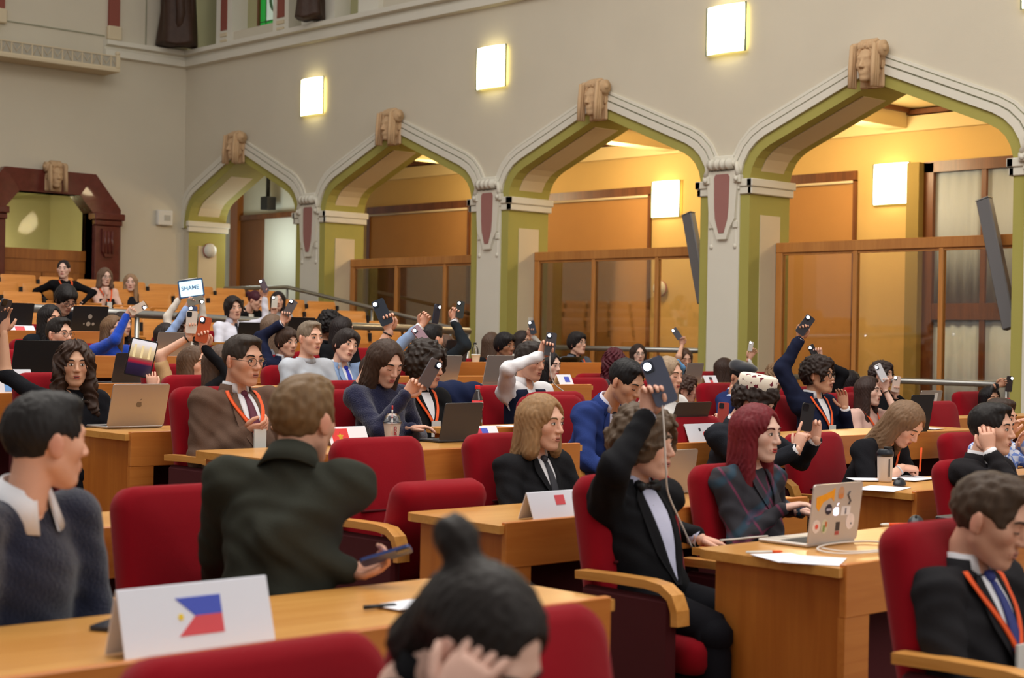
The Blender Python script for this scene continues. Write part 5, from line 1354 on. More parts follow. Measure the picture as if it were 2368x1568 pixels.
# ------------------------------------------------------------------ empty chairs
def chair_at(x, y, U, label, up=False, rz=0):
    p = onU(x, y, U + .33); return chair(U, p.y, label, rz, up)
chair_at(415, 1110, 4.35, 'empty red chair between the navy pullover and the green jacket')
chair_at(868, 1020, 5.45, 'empty red chair with tipped-up seat right of the green jacket', True)
chair_at(585, 1460, 1.88, 'red chair back closest to the camera at the bottom edge')
chair_at(1280, 912, 7.05, 'empty red chair directly behind the long haired boy in black')
chair_at(1352, 848, 9.25, 'empty red chair behind the royal blue suit')
chair_at(1150, 1420, 1.86, 'red chair of the girl with the hair bun at the bottom')
chair_at(22, 780, 11.2, 'empty red chair under the red striped card at the left edge')
chair_at(840, 765, 13.6, 'empty red chair behind the tilted head in the light suit')
chair_at(2160, 1010, 6.6, 'empty red chair right of the writing girl')
# ------------------------------------------------------------------ stone masks over the arches
M_mask = M_stone
fv, ff_ = MASKH
fv = fv.copy(); fv[:, 0] = np.maximum(fv[:, 0], -.042)
mask_me = np_mesh('face', fv, ff_, [M_mask]); cap_me = None
V_, F_ = hair_style('tied', .008); V_[:, 0] = np.maximum(V_[:, 0], -.042); cap_me = np_mesh('headdress', V_, F_, [M_mask])
k = MB()
for i in range(3): k.tube([(.035 - .02*i, 0, .10), (.045 - .02*i, 0, -.04), (.05 - .02*i, .004*i, -.165)], [.013, .016, .014], 7)
braid_me = k.mesh('braid', [M_mask])
k = MB(); k.tube([(0, -.02, 0), (0, .02, 0)], .050, 16); k.tube([(0, -.032, 0), (0, .032, 0)], .022, 10); disc_me = k.mesh('disc', [M_mask])
k = MB()
for a in (-.9, 0, .9): k.tube([(.045, .02*math.sin(a), -.01), (.03, .022*math.sin(a), .025), (-.01, .024*math.sin(a), .045), (-.035, .024*math.sin(a), .04)], [.010, .015, .016, .010], 6)
plume_me = k.mesh('plume', [M_mask])
def mask(loc, rz, label, sc=1.9):
    root = empty('stone_mask', loc, rz); root.scale = (sc, sc, sc)
    link('face', mask_me, root, (-.02, 0, 0)); link('headdress', cap_me, root, (-.02, 0, .012))
    for s in (-1, 1):
        link('braid', braid_me, root, (.03, s*.082, .01)); link('disc', disc_me, root, (.0, s*.092, .085)); link('plume', plume_me, root, (.0, s*.030, .095))
    k_ = MB(); k_.box((-.052, -.09, -.15), (-.03, .09, .13), bev=.01); k_.build('block', M_mask, root)
    tag(root, label, 'mask', 'carved stone mask keystones')
for (c, hw), lb in zip(ARCH[:4], ['carved stone mask over the rightmost arch', 'carved stone mask over the third arch', 'carved stone mask over the second arch', 'carved stone mask over the leftmost arch']):
    mask((-c, WV - .128, 4.78), -PI/2, lb)
mask((-CORN + .22, 13.58, 4.16), 0, 'carved stone mask on the red marble portal', 1.75)
# dark bronze figures on the cornice
def statue(loc, r, h, label, seed):
    k = MB(); n = 28; v = []; f = []; zs = [0, .04, .1, .25, .45, .7, 1.0, 1.4, 1.9, 2.3]
    for i, z in enumerate(zs):
        for j in range(n):
            a = 2*PI*j/n
            q = r*(1.05 - .18*math.sin(z*1.6) + .10*math.sin(5*a + seed + z*1.3) + .05*math.sin(11*a - z*2.0 + seed))
            v.append((q*math.cos(a), q*math.sin(a), z*h/2.3 + .03*math.sin(3*a + seed)*(1 if i < 3 else 0)))
    for i in range(len(zs)-1):
        for j in range(n): f.append((i*n + j, i*n + (j+1) % n, (i+1)*n + (j+1) % n, (i+1)*n + j))
    f += [tuple(range(n))[::-1], tuple(range((len(zs)-1)*n, len(zs)*n))]
    root = empty('bronze_statue', loc); k.add(v, f, 0, True); k.build('robe', M_bronze, root)
    k = MB()
    for s in (-1, 1): k.tube([(r*.5, s*r*.3, h*.02), (r*.75, s*r*.28, h*.25), (r*.6, s*r*.35, h*.6), (r*.4, s*r*.3, h)], [r*.22, r*.25, r*.28, r*.2], 10)
    k.build('drapery_fold', M_bronze, root)
    tag(root, label, 'statue')
statue((-CORN + .36, WV - .42, 6.72), .34, 2.2, 'dark bronze robed statue on the cornice in the corner', .4)
statue((-22.42, WV - .18, 6.76), .24, 2.2, 'smaller dark bronze statue on the cornice above the second arch', 2.0)

# ------------------------------------------------------------------ phones
M_flash = mat('phone_torch', (245, 246, 255), .3, emit=60, ecol=(236, 240, 255))
M_screen = mat('phone_screen', (20, 22, 28), .1)
def phone(x, y, d, tilt, yaw, col, label, flash=True, side=-1, sc=1.0, screen=None):
    c = at(x, y, d)
    ti = math.radians(tilt); z_ = (up*math.cos(ti) + rgt*math.sin(ti)).normalized(); x0 = (rgt*math.cos(ti) - up*math.sin(ti)).normalized()
    ya = math.radians(yaw); n_ = (-fwd)*math.cos(ya) + x0*math.sin(ya); x_ = z_.cross(n_); x_ = -x_ if False else x_
    Mr = Matrix((x_, -n_, z_)).transposed().to_4x4()
    if Mr.determinant() < 0: Mr = Matrix((-x_, -n_, z_)).transposed().to_4x4()
    root = empty('phone'); root.matrix_world = Matrix.Translation(c) @ Mr @ Matrix.Scale(sc, 4)
    k = MB(); poly = rrect(.074, .152, .012)
    k.prism(poly, lambda p, q: (p[0], -.0045 + (.009 if q else 0), p[1])); k.build('phone_body', mat('phone_%d_%d_%d' % col, col, .3, spec=.5), root)
    k = MB(); k.prism(rrect(.067, .145, .009), lambda p, q: (p[0], .0045 + (.0008 if q else -.0005), p[1])); k.build('screen', screen or M_screen, root)
    k = MB(); k.prism([(p[0] + side*.016, p[1] + .052) for p in rrect(.032, .036, .008)], lambda p, q: (p[0], -.0045 - (.0025 if q else 0), p[1])); k.build('camera_bump', M_screen, root)
    if flash:
        k = MB(); k.ball((side*.02, -.0085, .056), (.011, .005, .011), 12); k.build('torch', M_flash, root)
    tag(root, label, 'phone', 'phones held up with their torches on' if flash else None)
    return root
D = lambda w, dd=0: PEOPLE[w]['d'] + dd
K1, K2, WP = (30, 32, 38), (58, 62, 72), (220, 208, 196)
phone(1524, 882, D('tux', -.24), -22, 8, (72, 78, 98), 'grey phone with lit torch held by the boy in the dinner jacket', sc=1.15)
phone(1862, 752, D('curlyr', -.12), 35, 10, (50, 54, 66), 'dark phone with lit torch held highest by the curly haired boy')
phone(884, 722, D('hidden', -.14), -25, 8, (40, 48, 62), 'large dark phone with lit torch behind the long haired girl', sc=1.1)
phone(995, 862, D('longhair', -.25), 28, 30, (96, 92, 98), 'silver edged phone with pink torch held by the long haired girl', side=1)
phone(1009, 726, D('greysuit', .06), 8, 55, (40, 46, 62), 'dark phone with lit torch held in the light grey sleeve', side=1)
phone(1064, 716, D('darksleeve', -.03), 5, 25, (52, 58, 58), 'dark phone with lit torch held in the dark jacket sleeve by the third pier')
phone(1273, 796, D('vest', -.23), 6, 25, (70, 70, 76), 'grey phone with a white cable and lit torch held by the boy in the waistcoat')
phone(1231, 757, D('phoneface', -.14), -14, 20, (36, 44, 58), 'dark blue phone with lit torch beside the white switch plate')
phone(1565, 772, D('armup', -.04), -35, 15, (60, 60, 72), 'small phone with lit torch in the bare raised hand at the third arch')
phone(1736, 801, D('whitetop', -.04), 10, 20, (210, 206, 204), 'tiny pale phone with lit torch above the velvet cap', sc=.7)
phone(1882, 816, D('behindcurl', 0), -28, 35, (30, 30, 36), 'small black phone with lit torch above the curly hair')
phone(2037, 862, D('pink', -.09), -28, 30, (206, 206, 212), 'white phone with lit torch held by the girl in pale pink')
phone(2072, 888, D('phonegirl', -.09), 10, 10, (216, 190, 176), 'phone in a clear orange case with lit torch at the right')
phone(2334, 888, D('blackarm', -.18), 5, 25, (44, 34, 40), 'dark phone held out at the right edge', side=1)
phone(1672, 957, D('bluehair', -.14), 4, 12, (168, 62, 58), 'red phone held upright above the red emblem card', flash=False)
phone(1866, 965, D('hat', -.16), 8, 15, (36, 38, 42), 'black phone held by the boy in the patterned cap', flash=False)
phone(319, 713, D('blueknit', -.16), 62, 10, (222, 208, 194), 'white phone with lit torch held by the girl in bright blue', side=1)
phone(446, 728, D('blueshirt', -.6), 2, 10, (66, 80, 112), 'blue grey phone with bright torch under the SHAME tablet')
phone(452, 696, D('blueshirt', -.14), 75, 15, (150, 150, 140), 'flat held phone with small light directly below the SHAME tablet', side=1)
phone(443, 745, D('beige', -.14), 2, 10, (214, 206, 198), 'white phone held by the girl in beige', flash=False)
phone(470, 762, D('sleeve', -.15), 12, 20, (196, 92, 52), 'orange phone with lit torch held in the black sleeve')
phone(610, 661, D('wshirt', -.05), -25, 40, (84, 70, 80), 'dark phone with lit torch held by the boy in the white shirt')
phone(635, 699, D('filming', -.26), 3, 10, (214, 208, 196), 'pale phone with warm light held by the filming girl on the wooden seats')
phone(671, 712, D('bangs', -.08), 28, 10, (96, 92, 94), 'grey phone with lit torch held by the boy with the fringe')
phone(6, 722, D('curlyf', -.08), 20, 60, (60, 56, 60), 'phone in the raised hand at the left edge', flash=False)
phone(974, 777, D('afro', .5), -40, 40, (150, 120, 130), 'glittering phone with lit torch just above the bushy curls')
p_ = phone(893, 1285, D('green', -.22), 72, 68, (40, 60, 120), 'phone with a blue screen in the hand of the green jacket', flash=False, screen=mat('screen_blue', (60, 110, 210), .2, emit=.5))
# hand held tablet with the word SHAME
def oriented(name, x, y, d, tilt, yaw, pitch=0):
    c = at(x, y, d); ti = math.radians(tilt); z_ = up*math.cos(ti) + rgt*math.sin(ti); x0 = rgt*math.cos(ti) - up*math.sin(ti)
    ya = math.radians(yaw); n_ = (-fwd)*math.cos(ya) + x0*math.sin(ya); x_ = (-n_).cross(z_).normalized()
    root = empty(name); root.matrix_world = Matrix.Translation(c) @ Matrix((x_, -n_, z_)).transposed().to_4x4() @ Matrix.Rotation(pitch, 4, 'X')
    return root
def text(parent, s, size, loc, m, rot=(PI/2, 0, 0), name='lettering', ext=.0006):
    cu_ = bpy.data.curves.new(name, 'FONT'); cu_.body = s; cu_.size = size; cu_.align_x = 'CENTER'; cu_.align_y = 'CENTER'; cu_.extrude = ext; cu_.offset = .0012
    to = bpy.data.objects.new(name, cu_); COL.objects.link(to)
    dg = bpy.context.evaluated_depsgraph_get(); me = bpy.data.meshes.new_from_object(to.evaluated_get(dg))
    bpy.data.objects.remove(to); me.materials.clear(); me.materials.append(m)
    o = link(name, me, parent, loc); o.rotation_euler = rot
    return o
tb = oriented('tablet', 442, 667, D('shame', -.08), -9, 5)
k = MB(); k.prism(rrect(.25, .178, .014), lambda p, q: (p[0], -.004 + (.008 if q else 0), p[1])); k.build('tablet_body', mat('tablet_blue', (40, 84, 130), .4), tb)
k = MB(); k.prism(rrect(.222, .150, .006), lambda p, q: (p[0], -.004 - (.0012 if q else -.001), p[1])); k.build('screen', mat('screen_white', (214, 236, 246), .2, emit=.75, ecol=(205, 236, 250)), tb)
text(tb, 'SHAME', .056, (-.008, -.0058, .006), mat('ink_blue', (70, 120, 170), .6))
k = MB(); k.tube([(-.11, 0, .094), (.07, 0, .096)], .0045, 8); k.build('stylus', M_offwhite, tb)
tag(tb, 'blue framed tablet reading SHAME held above the heads', 'tablet')
# large tablet that films the hall
tb = oriented('tablet', 326, 828, D('beige', -.35), 12, 25)
k = MB(); k.prism(rrect(.18, .25, .012), lambda p, q: (p[0], -.004 + (.008 if q else 0), p[1])); k.build('tablet_body', M_black, tb)
ms, nt, pb = nt_mat('filming_screen')
tc = nt.nodes.new('ShaderNodeTexCoord'); sx = nt.nodes.new('ShaderNodeSeparateXYZ'); nt.links.new(tc.outputs['Object'], sx.inputs[0])
rp = nt.nodes.new('ShaderNodeValToRGB'); mr = nt.nodes.new('ShaderNodeMapRange'); mr.inputs[1].default_value = -.11; mr.inputs[2].default_value = .11; nt.links.new(sx.outputs[2], mr.inputs[0]); nt.links.new(mr.outputs[0], rp.inputs[0])
el = rp.color_ramp.elements; el[0].position = 0; el[0].color = rgb(30, 24, 40); el[1].position = .30; el[1].color = rgb(40, 32, 60)
for ps, cl_ in [(.38, (150, 30, 50)), (.46, (120, 70, 70)), (.52, (170, 150, 110)), (.75, (196, 182, 150)), (.95, (210, 214, 224))]:
    e = el.new(ps); e.color = rgb(*cl_)
nt.links.new(rp.outputs[0], pb.inputs['Base Color']); nt.links.new(rp.outputs[0], pb.inputs['Emission Color']); pb.inputs['Emission Strength'].default_value = .6; pb.inputs['Roughness'].default_value = .15
k = MB(); k.prism(rrect(.164, .234, .006), lambda p, q: (p[0], -.004 - (.0012 if q else -.001), p[1])); k.build('screen', ms, tb)
k = MB()
for i in range(3): k.box((-.06 + i*.05, -.0058, .0), (-.045 + i*.05, -.0052, .085))
k.build('screen_columns', mat('screen_cream', (222, 206, 160), .3, emit=.5), tb)
tag(tb, 'black tablet filming the hall, held up in front of the bright blue pullover', 'tablet')

# ------------------------------------------------------------------ laptops
M_alu = mat('laptop_silver', (176, 170, 166), .35, metal=.55); M_dgrey = mat('laptop_dark', (66, 66, 70), .45, metal=.3); M_lblk = mat('laptop_black', (24, 25, 28), .5)
M_key = mat('keyboard', (40, 40, 44), .6); M_scr = mat('laptop_screen', (30, 34, 44), .15)
M_logo = mat('logo_grey', (120, 116, 114), .3, metal=.6)
def apple_poly(s):
    out = []
    for i in range(28):
        a = 2*PI*i/28; r = 1 + .10*math.cos(2*a) - .16*math.exp(-((a - PI/2)/.22)**2) - .10*math.exp(-((a - 3*PI/2)/.25)**2)
        r -= .28*math.exp(-(((a + PI) % (2*PI) - PI - .15)/.34)**2)
        out.append((s*r*math.cos(a)*.9, s*r*math.sin(a)))
    return out
def laptop(x, y, z, mt, label, w=.31, h=.21, dpt=.22, ang=18, rz=0, logo=None, glow=False, U=None):
    p = onU(x, y, U) if U else onZ(x, y, z)
    p.z = z if z else p.z
    snap(p)
    root = empty('laptop', p, rz)
    k = MB(); k.box((-dpt, -w/2, 0.001), (0, w/2, .014), bev=.004); k.build('base', mt, root)
    k = MB(); k.box((-dpt + .09, -w/2 + .02, .014), (-.02, w/2 - .02, .0155)); k.build('keyboard', M_key, root)
    k = MB(); k.box((-dpt + .015, -.05, .014), (-dpt + .075, .05, .0152)); k.build('trackpad', mt, root)
    a = math.radians(ang); ML = Matrix.Translation((0, 0, .014)) @ Matrix.Rotation(a, 4, 'Y')
    k = MB(); k.prism([(p_[0], p_[1] + h/2) for p_ in rrect(w, h, .012)], lambda q, e: ML @ Vector((.006 if e else .0, q[0], q[1]))); lid = k.build('lid', mt, root)
    k = MB(); k.box((-.001, -w/2 + .008, .012), (.0, w/2 - .008, h - .008), M=ML); k.build('screen', M_scr, lid)
    if logo:
        k = MB(); s = .018
        k.prism([(q[0], q[1] + h*.52) for q in apple_poly(s)], lambda q, e: ML @ Vector((.0068 if e else .0055, q[0], q[1])))
        k.prism([(.004, h*.52 + s*1.15), (.013, h*.52 + s*1.7), (.008, h*.52 + s*1.75), (.0, h*.52 + s*1.3)], lambda q, e: ML @ Vector((.0068 if e else .0055, q[0], q[1])))
        k.build('logo', mat('logo_lit', (235, 232, 255), .3, emit=1.6) if glow else M_logo, lid)
    tag(root, label, 'laptop')
    return root, lid, ML
def disc_on(lid, ML, y, z, r, m, name, ry=None, x=.0066):
    k = MB(); k.prism([(y + r*math.cos(2*PI*i/20), z + (ry or r)*math.sin(2*PI*i/20)) for i in range(20)], lambda q, e: ML @ Vector((x + (.0006 if e else -.0006), q[0], q[1]))); return k.build(name, m, lid)
def rect_on(lid, ML, y0, z0, y1, z1, m, name, x=.0066):
    k = MB(); k.prism([(y0, z0), (y1, z0), (y1, z1), (y0, z1)], lambda q, e: ML @ Vector((x + (.0006 if e else -.0006), q[0], q[1]))); return k.build(name, m, lid)
# sticker laptop
r_, lid, ML = laptop(1922, 1258, .745, mat('laptop_pale', (196, 188, 182), .4, metal=.3), 'silver laptop covered in stickers with a glowing logo', w=.295, h=.215, ang=7, logo=True, glow=True)
st = lambda n, c: mat('sticker_' + n, c, .5, .15, 60)
k = MB(); k.prism([(-.125, .135), (-.108, .118), (-.085, .150), (-.04, .165), (-.022, .150), (-.022, .200), (-.04, .190), (-.085, .178), (-.128, .170)], lambda q, e: ML @ Vector((.0072 if e else .006, q[0], q[1]))); k.build('yellow_sticker', st('yellow', (236, 160, 28)), lid)
disc_on(lid, ML, .018, .180, .017, st('can', (196, 150, 116)), 'can_sticker', .024); rect_on(lid, ML, .004, .160, .032, .176, st('canlow', (206, 132, 76)), 'can_label', .0074)
disc_on(lid, ML, -.048, .122, .020, st('navy', (34, 30, 52)), 'round_dark_sticker'); rect_on(lid, ML, -.062, .117, -.034, .126, st('pale', (180, 178, 196)), 'sticker_lettering', .0076)
rect_on(lid, ML, .030, .095, .085, .128, st('white', (226, 224, 228)), 'white_sticker'); rect_on(lid, ML, .052, .100, .060, .122, st('ink', (110, 112, 130)), 'sticker_print', .0076)
disc_on(lid, ML, -.110, .062, .024, st('cream', (228, 214, 206)), 'round_pale_sticker'); disc_on(lid, ML, -.110, .062, .009, st('coral', (222, 90, 74)), 'coral_print', x=.0076)
disc_on(lid, ML, -.062, .060, .020, st('map', (206, 202, 176)), 'oval_sticker', .026); rect_on(lid, ML, -.072, .042, -.060, .066, st('mapgreen', (120, 150, 84)), 'green_print', .0076); rect_on(lid, ML, -.060, .058, -.050, .078, st('maprust', (196, 106, 60)), 'rust_print', .0076)
rect_on(lid, ML, .006, .040, .030, .072, st('figure', (60, 54, 58)), 'figure_sticker'); rect_on(lid, ML, .006, .024, .030, .038, st('rose', (178, 82, 78)), 'figure_base')
disc_on(lid, ML, .092, .070, .026, st('pinkpale', (232, 220, 218)), 'round_pink_sticker', .030); disc_on(lid, ML, .098, .062, .004, st('ink', (110, 112, 130)), 'pink_print', x=.0076)
k = MB(); k.tube([ML @ Vector((.008, .07 + .01*math.sin(i*1.6), .135 + .012*i)) for i in range(5)], .003, 5); k.build('doodle_sticker', st('doodle', (96, 92, 96)), lid)
laptop(312, 990, .957, M_alu, 'open silver laptop with an apple logo behind the boy in the navy pullover', w=.34, h=.235, ang=16, logo=True)
laptop(1058, 1022, .927, M_dgrey, 'dark grey tablet keyboard in front of the long haired girl in navy', w=.26, h=.20, dpt=.16, ang=14)
laptop(1580, 1010, None, mat('laptop_taupe', (88, 82, 76), .4, metal=.4), 'open dark grey laptop beside the red emblem card', w=.30, h=.23, ang=20, U=6.2)
laptop(1552, 1142, .765, M_alu, 'grey laptop seen edge-on behind the bow tie', w=.28, h=.2, ang=10)
laptop(88, 866, None, M_lblk, 'wide black laptop in front of the boy with glasses at the left', w=.42, h=.30, ang=15, U=10.42)
laptop(300, 888, None, M_dgrey, 'dark grey laptop on the desk in front of the bright blue pullover', w=.30, h=.22, ang=18, U=10.45)
laptop(397, 818, None, M_alu, 'silver laptop with an apple logo below the light blue sleeve', w=.32, h=.2, ang=16, logo=True, U=11.85)
r_, lid, ML = laptop(203, 770, None, M_lblk, 'black laptop with round stickers at the left', w=.36, h=.24, ang=14, U=13.95)
for a, b, c in [(0, .14, .022), (-.01, .07, .022), (.04, .07, .014), (-.055, .07, .008)]: disc_on(lid, ML, a, b, c, st('grey', (150, 146, 140)), 'round_sticker')
laptop(26, 762, None, M_lblk, 'black laptop at the left edge below the wooden seats', w=.38, h=.25, ang=14, U=13.95)
laptop(1152, 893, None, M_alu, 'silver laptop left of the raised white sleeve', w=.32, h=.22, ang=14, U=8.9)
laptop(1020, 893, None, M_alu, 'silver laptop right of the bushy curls', w=.28, h=.22, ang=18, U=9.0)
laptop(1050, 838, None, M_dgrey, 'dark tablet in front of the long haired boy with glasses', w=.27, h=.2, ang=16, U=11.2)
laptop(1312, 842, None, M_lblk, 'black laptop in front of the boy in the grey jacket', w=.3, h=.1, ang=60, U=11.3)
laptop(1600, 886, None, M_alu, 'grey laptop at the foot of the fourth pier', w=.24, h=.2, ang=12, U=10.4)
r_, lid, ML = laptop(2142, 962, None, M_alu, 'grey laptop with white stickers near the right edge', w=.3, h=.22, ang=12, U=7.3)
disc_on(lid, ML, .08, .06, .026, M_offwhite, 'skull_sticker'); rect_on(lid, ML, .05, .12, .09, .2, M_offwhite, 'white_sticker'); rect_on(lid, ML, .02, .14, .048, .18, st('ink', (60, 62, 80)), 'dark_sticker')
laptop(2120, 992, None, M_lblk, 'black laptop left of the grey stickered laptop', w=.26, h=.24, ang=10, U=6.1)
laptop(2318, 1204, .745, M_dgrey, 'dark laptop in front of the boy with a hand on his head', w=.33, h=.2, ang=22)
laptop(572, 792, None, M_lblk, 'black tablet standing in front of the white shirt', w=.27, h=.2, ang=12, U=14.4)
laptop(690, 775, None, M_lblk, 'black laptop with pale stickers behind the boy with the fringe', w=.34, h=.27, ang=14, U=14.4)

# ------------------------------------------------------------------ name cards, paper
M_card = mat('card_white', (232, 234, 244), .7, .02, 5); M_cardin = mat('card_inside', (206, 178, 140), .8)
def card(x, y, z, w, h, label, U=None, rz=0, flag=(), dep=.09):
    p = onU(x, y, U) if U else onZ(x, y, z)
    if z: p.z = z
    snap(p); p.z += .001
    root = empty('name_card', p, rz)
    t_ = .003
    def pl(name, m, x0, z0, x1, z1):
        k = MB(); dx, dz_ = x1 - x0, z1 - z0; L_ = math.hypot(dx, dz_); nx, nz = dz_/L_*t_, -dx/L_*t_
        v = [(x0, -w/2, z0), (x0, w/2, z0), (x1, w/2, z1), (x1, -w/2, z1), (x0 - nx, -w/2, z0 - nz), (x0 - nx, w/2, z0 - nz), (x1 - nx, w/2, z1 - nz), (x1 - nx, -w/2, z1 - nz)]
        k.add(v, [(0, 1, 2, 3), (7, 6, 5, 4), (0, 4, 5, 1), (1, 5, 6, 2), (2, 6, 7, 3), (3, 7, 4, 0)]); return k.build(name, m, root)
    fr = pl('card_front', M_card, 0, 0, -dep*.5, h); pl('card_back', M_card, -dep, 0, -dep*.5 - .001, h)
    for nm, m, poly in flag:   # poly in (0..1, 0..1) of the front sheet
        k = MB()
        k.prism(poly, lambda q, e: (-dep*.5*q[1] + (.0012 if e else -.001), (q[0] - .5)*w, h*q[1] + (.0008 if e else 0))); k.build(nm, m, fr)
    tag(root, label, 'name card')
    return root
fb, fr_, fy, fw_ = mat('flag_blue', (76, 92, 196), .7), mat('flag_red', (220, 84, 92), .7), mat('flag_yellow', (240, 206, 60), .7), M_offwhite
sq = lambda a, b, c, d: [(a, b), (c, b), (c, d), (a, d)]
def ngon(cx_, cy_, rx, ry, n=16): return [(cx_ + rx*math.cos(2*PI*i/n), cy_ + ry*math.sin(2*PI*i/n)) for i in range(n)]
card(470, 1505, .742, .40, .150, 'large white name card with a blue and red flag on the front desk', flag=[('flag_blue', fb, [(.36, .80), (.66, .80), (.66, .52), (.48, .52)]), ('flag_red', fr_, [(.48, .52), (.66, .52), (.66, .24), (.36, .24)]), ('flag_sun', fy, ngon(.385, .52, .018, .05))])
card(1290, 1200, .762, .26, .105, 'white name card beside the boy in the dinner jacket', flag=[('flag_red', fr_, sq(.55, .5, .75, .85))])
card(1632, 1018, None, .27, .105, 'white name card with a red emblem on the third row desk', U=6.06, flag=[('emblem', mat('emblem_red', (222, 60, 52), .7), ngon(.58, .42, .075, .18)), ('emblem_mark', fb, [(.51, .40), (.65, .36), (.62, .26), (.54, .26)]), ('trigram', mat('ink_dark', (60, 60, 66), .7), sq(.40, .62, .46, .78)), ('trigram', mat('ink_dark', (60, 60, 66), .7), sq(.70, .62, .76, .78))])
card(812, 1030, .927, .24, .09, 'white name card with a red flag and yellow star', flag=[('flag_red', mat('flag_bright_red', (214, 60, 60), .7), sq(.08, .1, .5, .9)), ('flag_star', fy, [(.29 + (.09 if i % 2 == 0 else .04)*math.sin(2*PI*i/10), .48 + (.26 if i % 2 == 0 else .11)*math.cos(2*PI*i/10)) for i in range(10)])])
card(1118, 1016, .93, .26, .07, 'white name card with red and blue flags behind a red chair', flag=[('flag_red', mat('flag_pink_red', (196, 60, 84), .7), sq(.36, .15, .54, .85)), ('flag_blue', fb, sq(.54, .15, .72, .85))])
card(22, 905, None, .30, .14, 'white name card with a pale blue stripe at the left edge', U=8.92, flag=[('flag_stripe', mat('flag_sky', (116, 168, 232), .7), sq(.42, .1, .62, .92))])
card(1648, 894, None, .19, .085, 'small name card with a black and red flag', U=10.35, flag=[('flag_black', mat('ink_dark', (60, 60, 66)), sq(.4, .5, .62, .85)), ('flag_red', fr_, sq(.4, .15, .62, .5))])
card(2196, 966, None, .22, .10, 'name card with an orange and a green emblem at the right', U=7.14, flag=[('flag_orange', mat('flag_orange', (226, 110, 70), .7), sq(.1, .2, .35, .6)), ('emblem', mat('emblem_olive', (150, 152, 84), .7), ngon(.7, .45, .16, .22))])
card(42, 766, None, .34, .05, 'low white card with a red stripe above a red chair at the left', U=13.8, flag=[('flag_red', fr_, sq(.45, .1, .72, .9))])
card(1312, 893, None, .15, .08, 'small name card with a blue and red flag behind the pale girl', U=8.95, flag=[('flag_blue', fb, sq(.45, .3, .8, .8))])
SH = []
def sheet(x, y, z, w, l, rz, label, m=M_card, U=None, th=.002, name='paper_sheet', cat='paper'):
    p = onU(x, y, U) if U else onZ(x, y, z)
    if z: p.z = z
    snap(p); p.z += .0025*(SH.__len__() % 3); SH.append(1)
    k = MB(); k.box((-l/2, -w/2, .0005), (l/2, w/2, .0005 + th)); o = k.build(name, m, None, p, rz); tag(o, label, cat); return o
sheet(1880, 1296, .742, .21, .20, .5, 'printed sheet with green bars near the edge of the sticker laptop desk')
sheet(1815, 1290, .744, .16, .20, -.4, 'white sheet tucked beneath the printed sheet with green bars')
sheet(2105, 1108, .742, .30, .21, .1, 'sheet the girl in black is writing on')
sheet(2040, 1130, .742, .30, .21, .3, 'white sheet under the black computer mouse in front of the tumbler')
sheet(2000, 1110, .744, .16, .16, .9, 'folded white sheet left of the tumbler')
sheet(955, 1400, .742, .21, .10, .1, 'narrow white paper lying on the front desk')
sheet(1190, 985, None, .20, .18, .3, 'white sheet on the desk behind the long haired boy in black', U=7.22)
sheet(350, 890, None, .26, .15, .1, 'white papers on the desk below the filming tablet', U=10.5)
sheet(2150, 990, None, .18, .15, .2, 'white paper with an orange pen at the right', U=6.3)
def stick(x, y, z, L_, r, rz, m, label, cat, name, m2=None, U=None):
    p = onU(x, y, U) if U else onZ(x, y, z)
    if z: p.z = z
    root = empty(name, p + Vector((0, 0, r)), rz)
    k = MB(); k.tube([(-L_/2, 0, 0), (L_*.2, 0, 0)], r, 8); k.build('barrel', m, root)
    k = MB(); k.tube([(L_*.2, 0, 0), (L_*.42, 0, 0), (L_*.5, 0, 0)], [r, r*.9, r*.25], 8); k.build('tip', m2 or m, root)
    tag(root, label, cat)
stick(1768, 1280, .744, .14, .005, 1.15, M_offwhite, 'white and orange pen lying left of the sticker laptop', 'pen', 'pen', ORANGE)
stick(2068, 1216, .744, .13, .006, -2.0, ORANGE, 'orange pen with a white tip beside the microphone', 'pen', 'pen', M_offwhite)
stick(880, 1407, .744, .10, .006, 1.4, M_black, 'black pen beside the narrow white paper', 'pen', 'pen')
k = MB(); k.tube([(0, 0, 0), (.0, .012, .13)], .0055, 8); o = k.build('pen', ORANGE, None, at(2127, 1090, D('writing', -.12))); tag(o, 'orange pen upright in the hand of the writing girl', 'pen')
p = onZ(268, 1448, .742); k = MB(); k.prism(rrect(.075, .15, .012), lambda q, e: (q[0], q[1], .001 + (.009 if e else 0))); o = k.build('phone', mat('phone_dark', (40, 42, 50), .25), None, p, .6); tag(o, 'dark phone lying flat beside the flag card on the front desk', 'phone')

# ------------------------------------------------------------------ cups, bottles, desk gear
def vessel(name, x, y, z, prof, parts, label, cat, U=None):
    p = onU(x, y, U) if U else onZ(x, y, z)
    if z: p.z = z
    snap(p)
    root = empty(name, p)
    for nm, pr, m in parts:
        k = MB(); k.lathe(pr, 20); k.build(nm, m, root)
    tag(root, label, cat); return root
M_cup = mat('cup_plastic', (226, 226, 230), .3); M_cup.node_tree.nodes['Principled BSDF'].inputs['Alpha'].default_value = .5
M_clear = glass('clear_plastic', (246, 246, 248), 1.0, .06)
M_white_p = mat('tumbler_white', (214, 206, 200), .45)
r_ = vessel('tumbler', 2046, 1114, .742, None, [('tumbler_body', [(.036, 0), (.038, .01), (.042, .135), (.042, .14)], M_white_p), ('lid', [(.045, .138), (.046, .15), (.046, .158), (.038, .172), (.036, .176)], mat('lid_black', (30, 36, 46), .35))], 'white tumbler with a black lid in front of the writing girl', 'tumbler')
k = MB(); k.box((.034, -.02, .172), (.0, .02, .19), bev=.004); k.build('lid_spout', M_black, r_)
k = MB(); k.box((.0385, -.022, .03), (.0425, -.016, .125)); k.build('print_stripe', mat('ink_dark', (60, 60, 66)), r_)
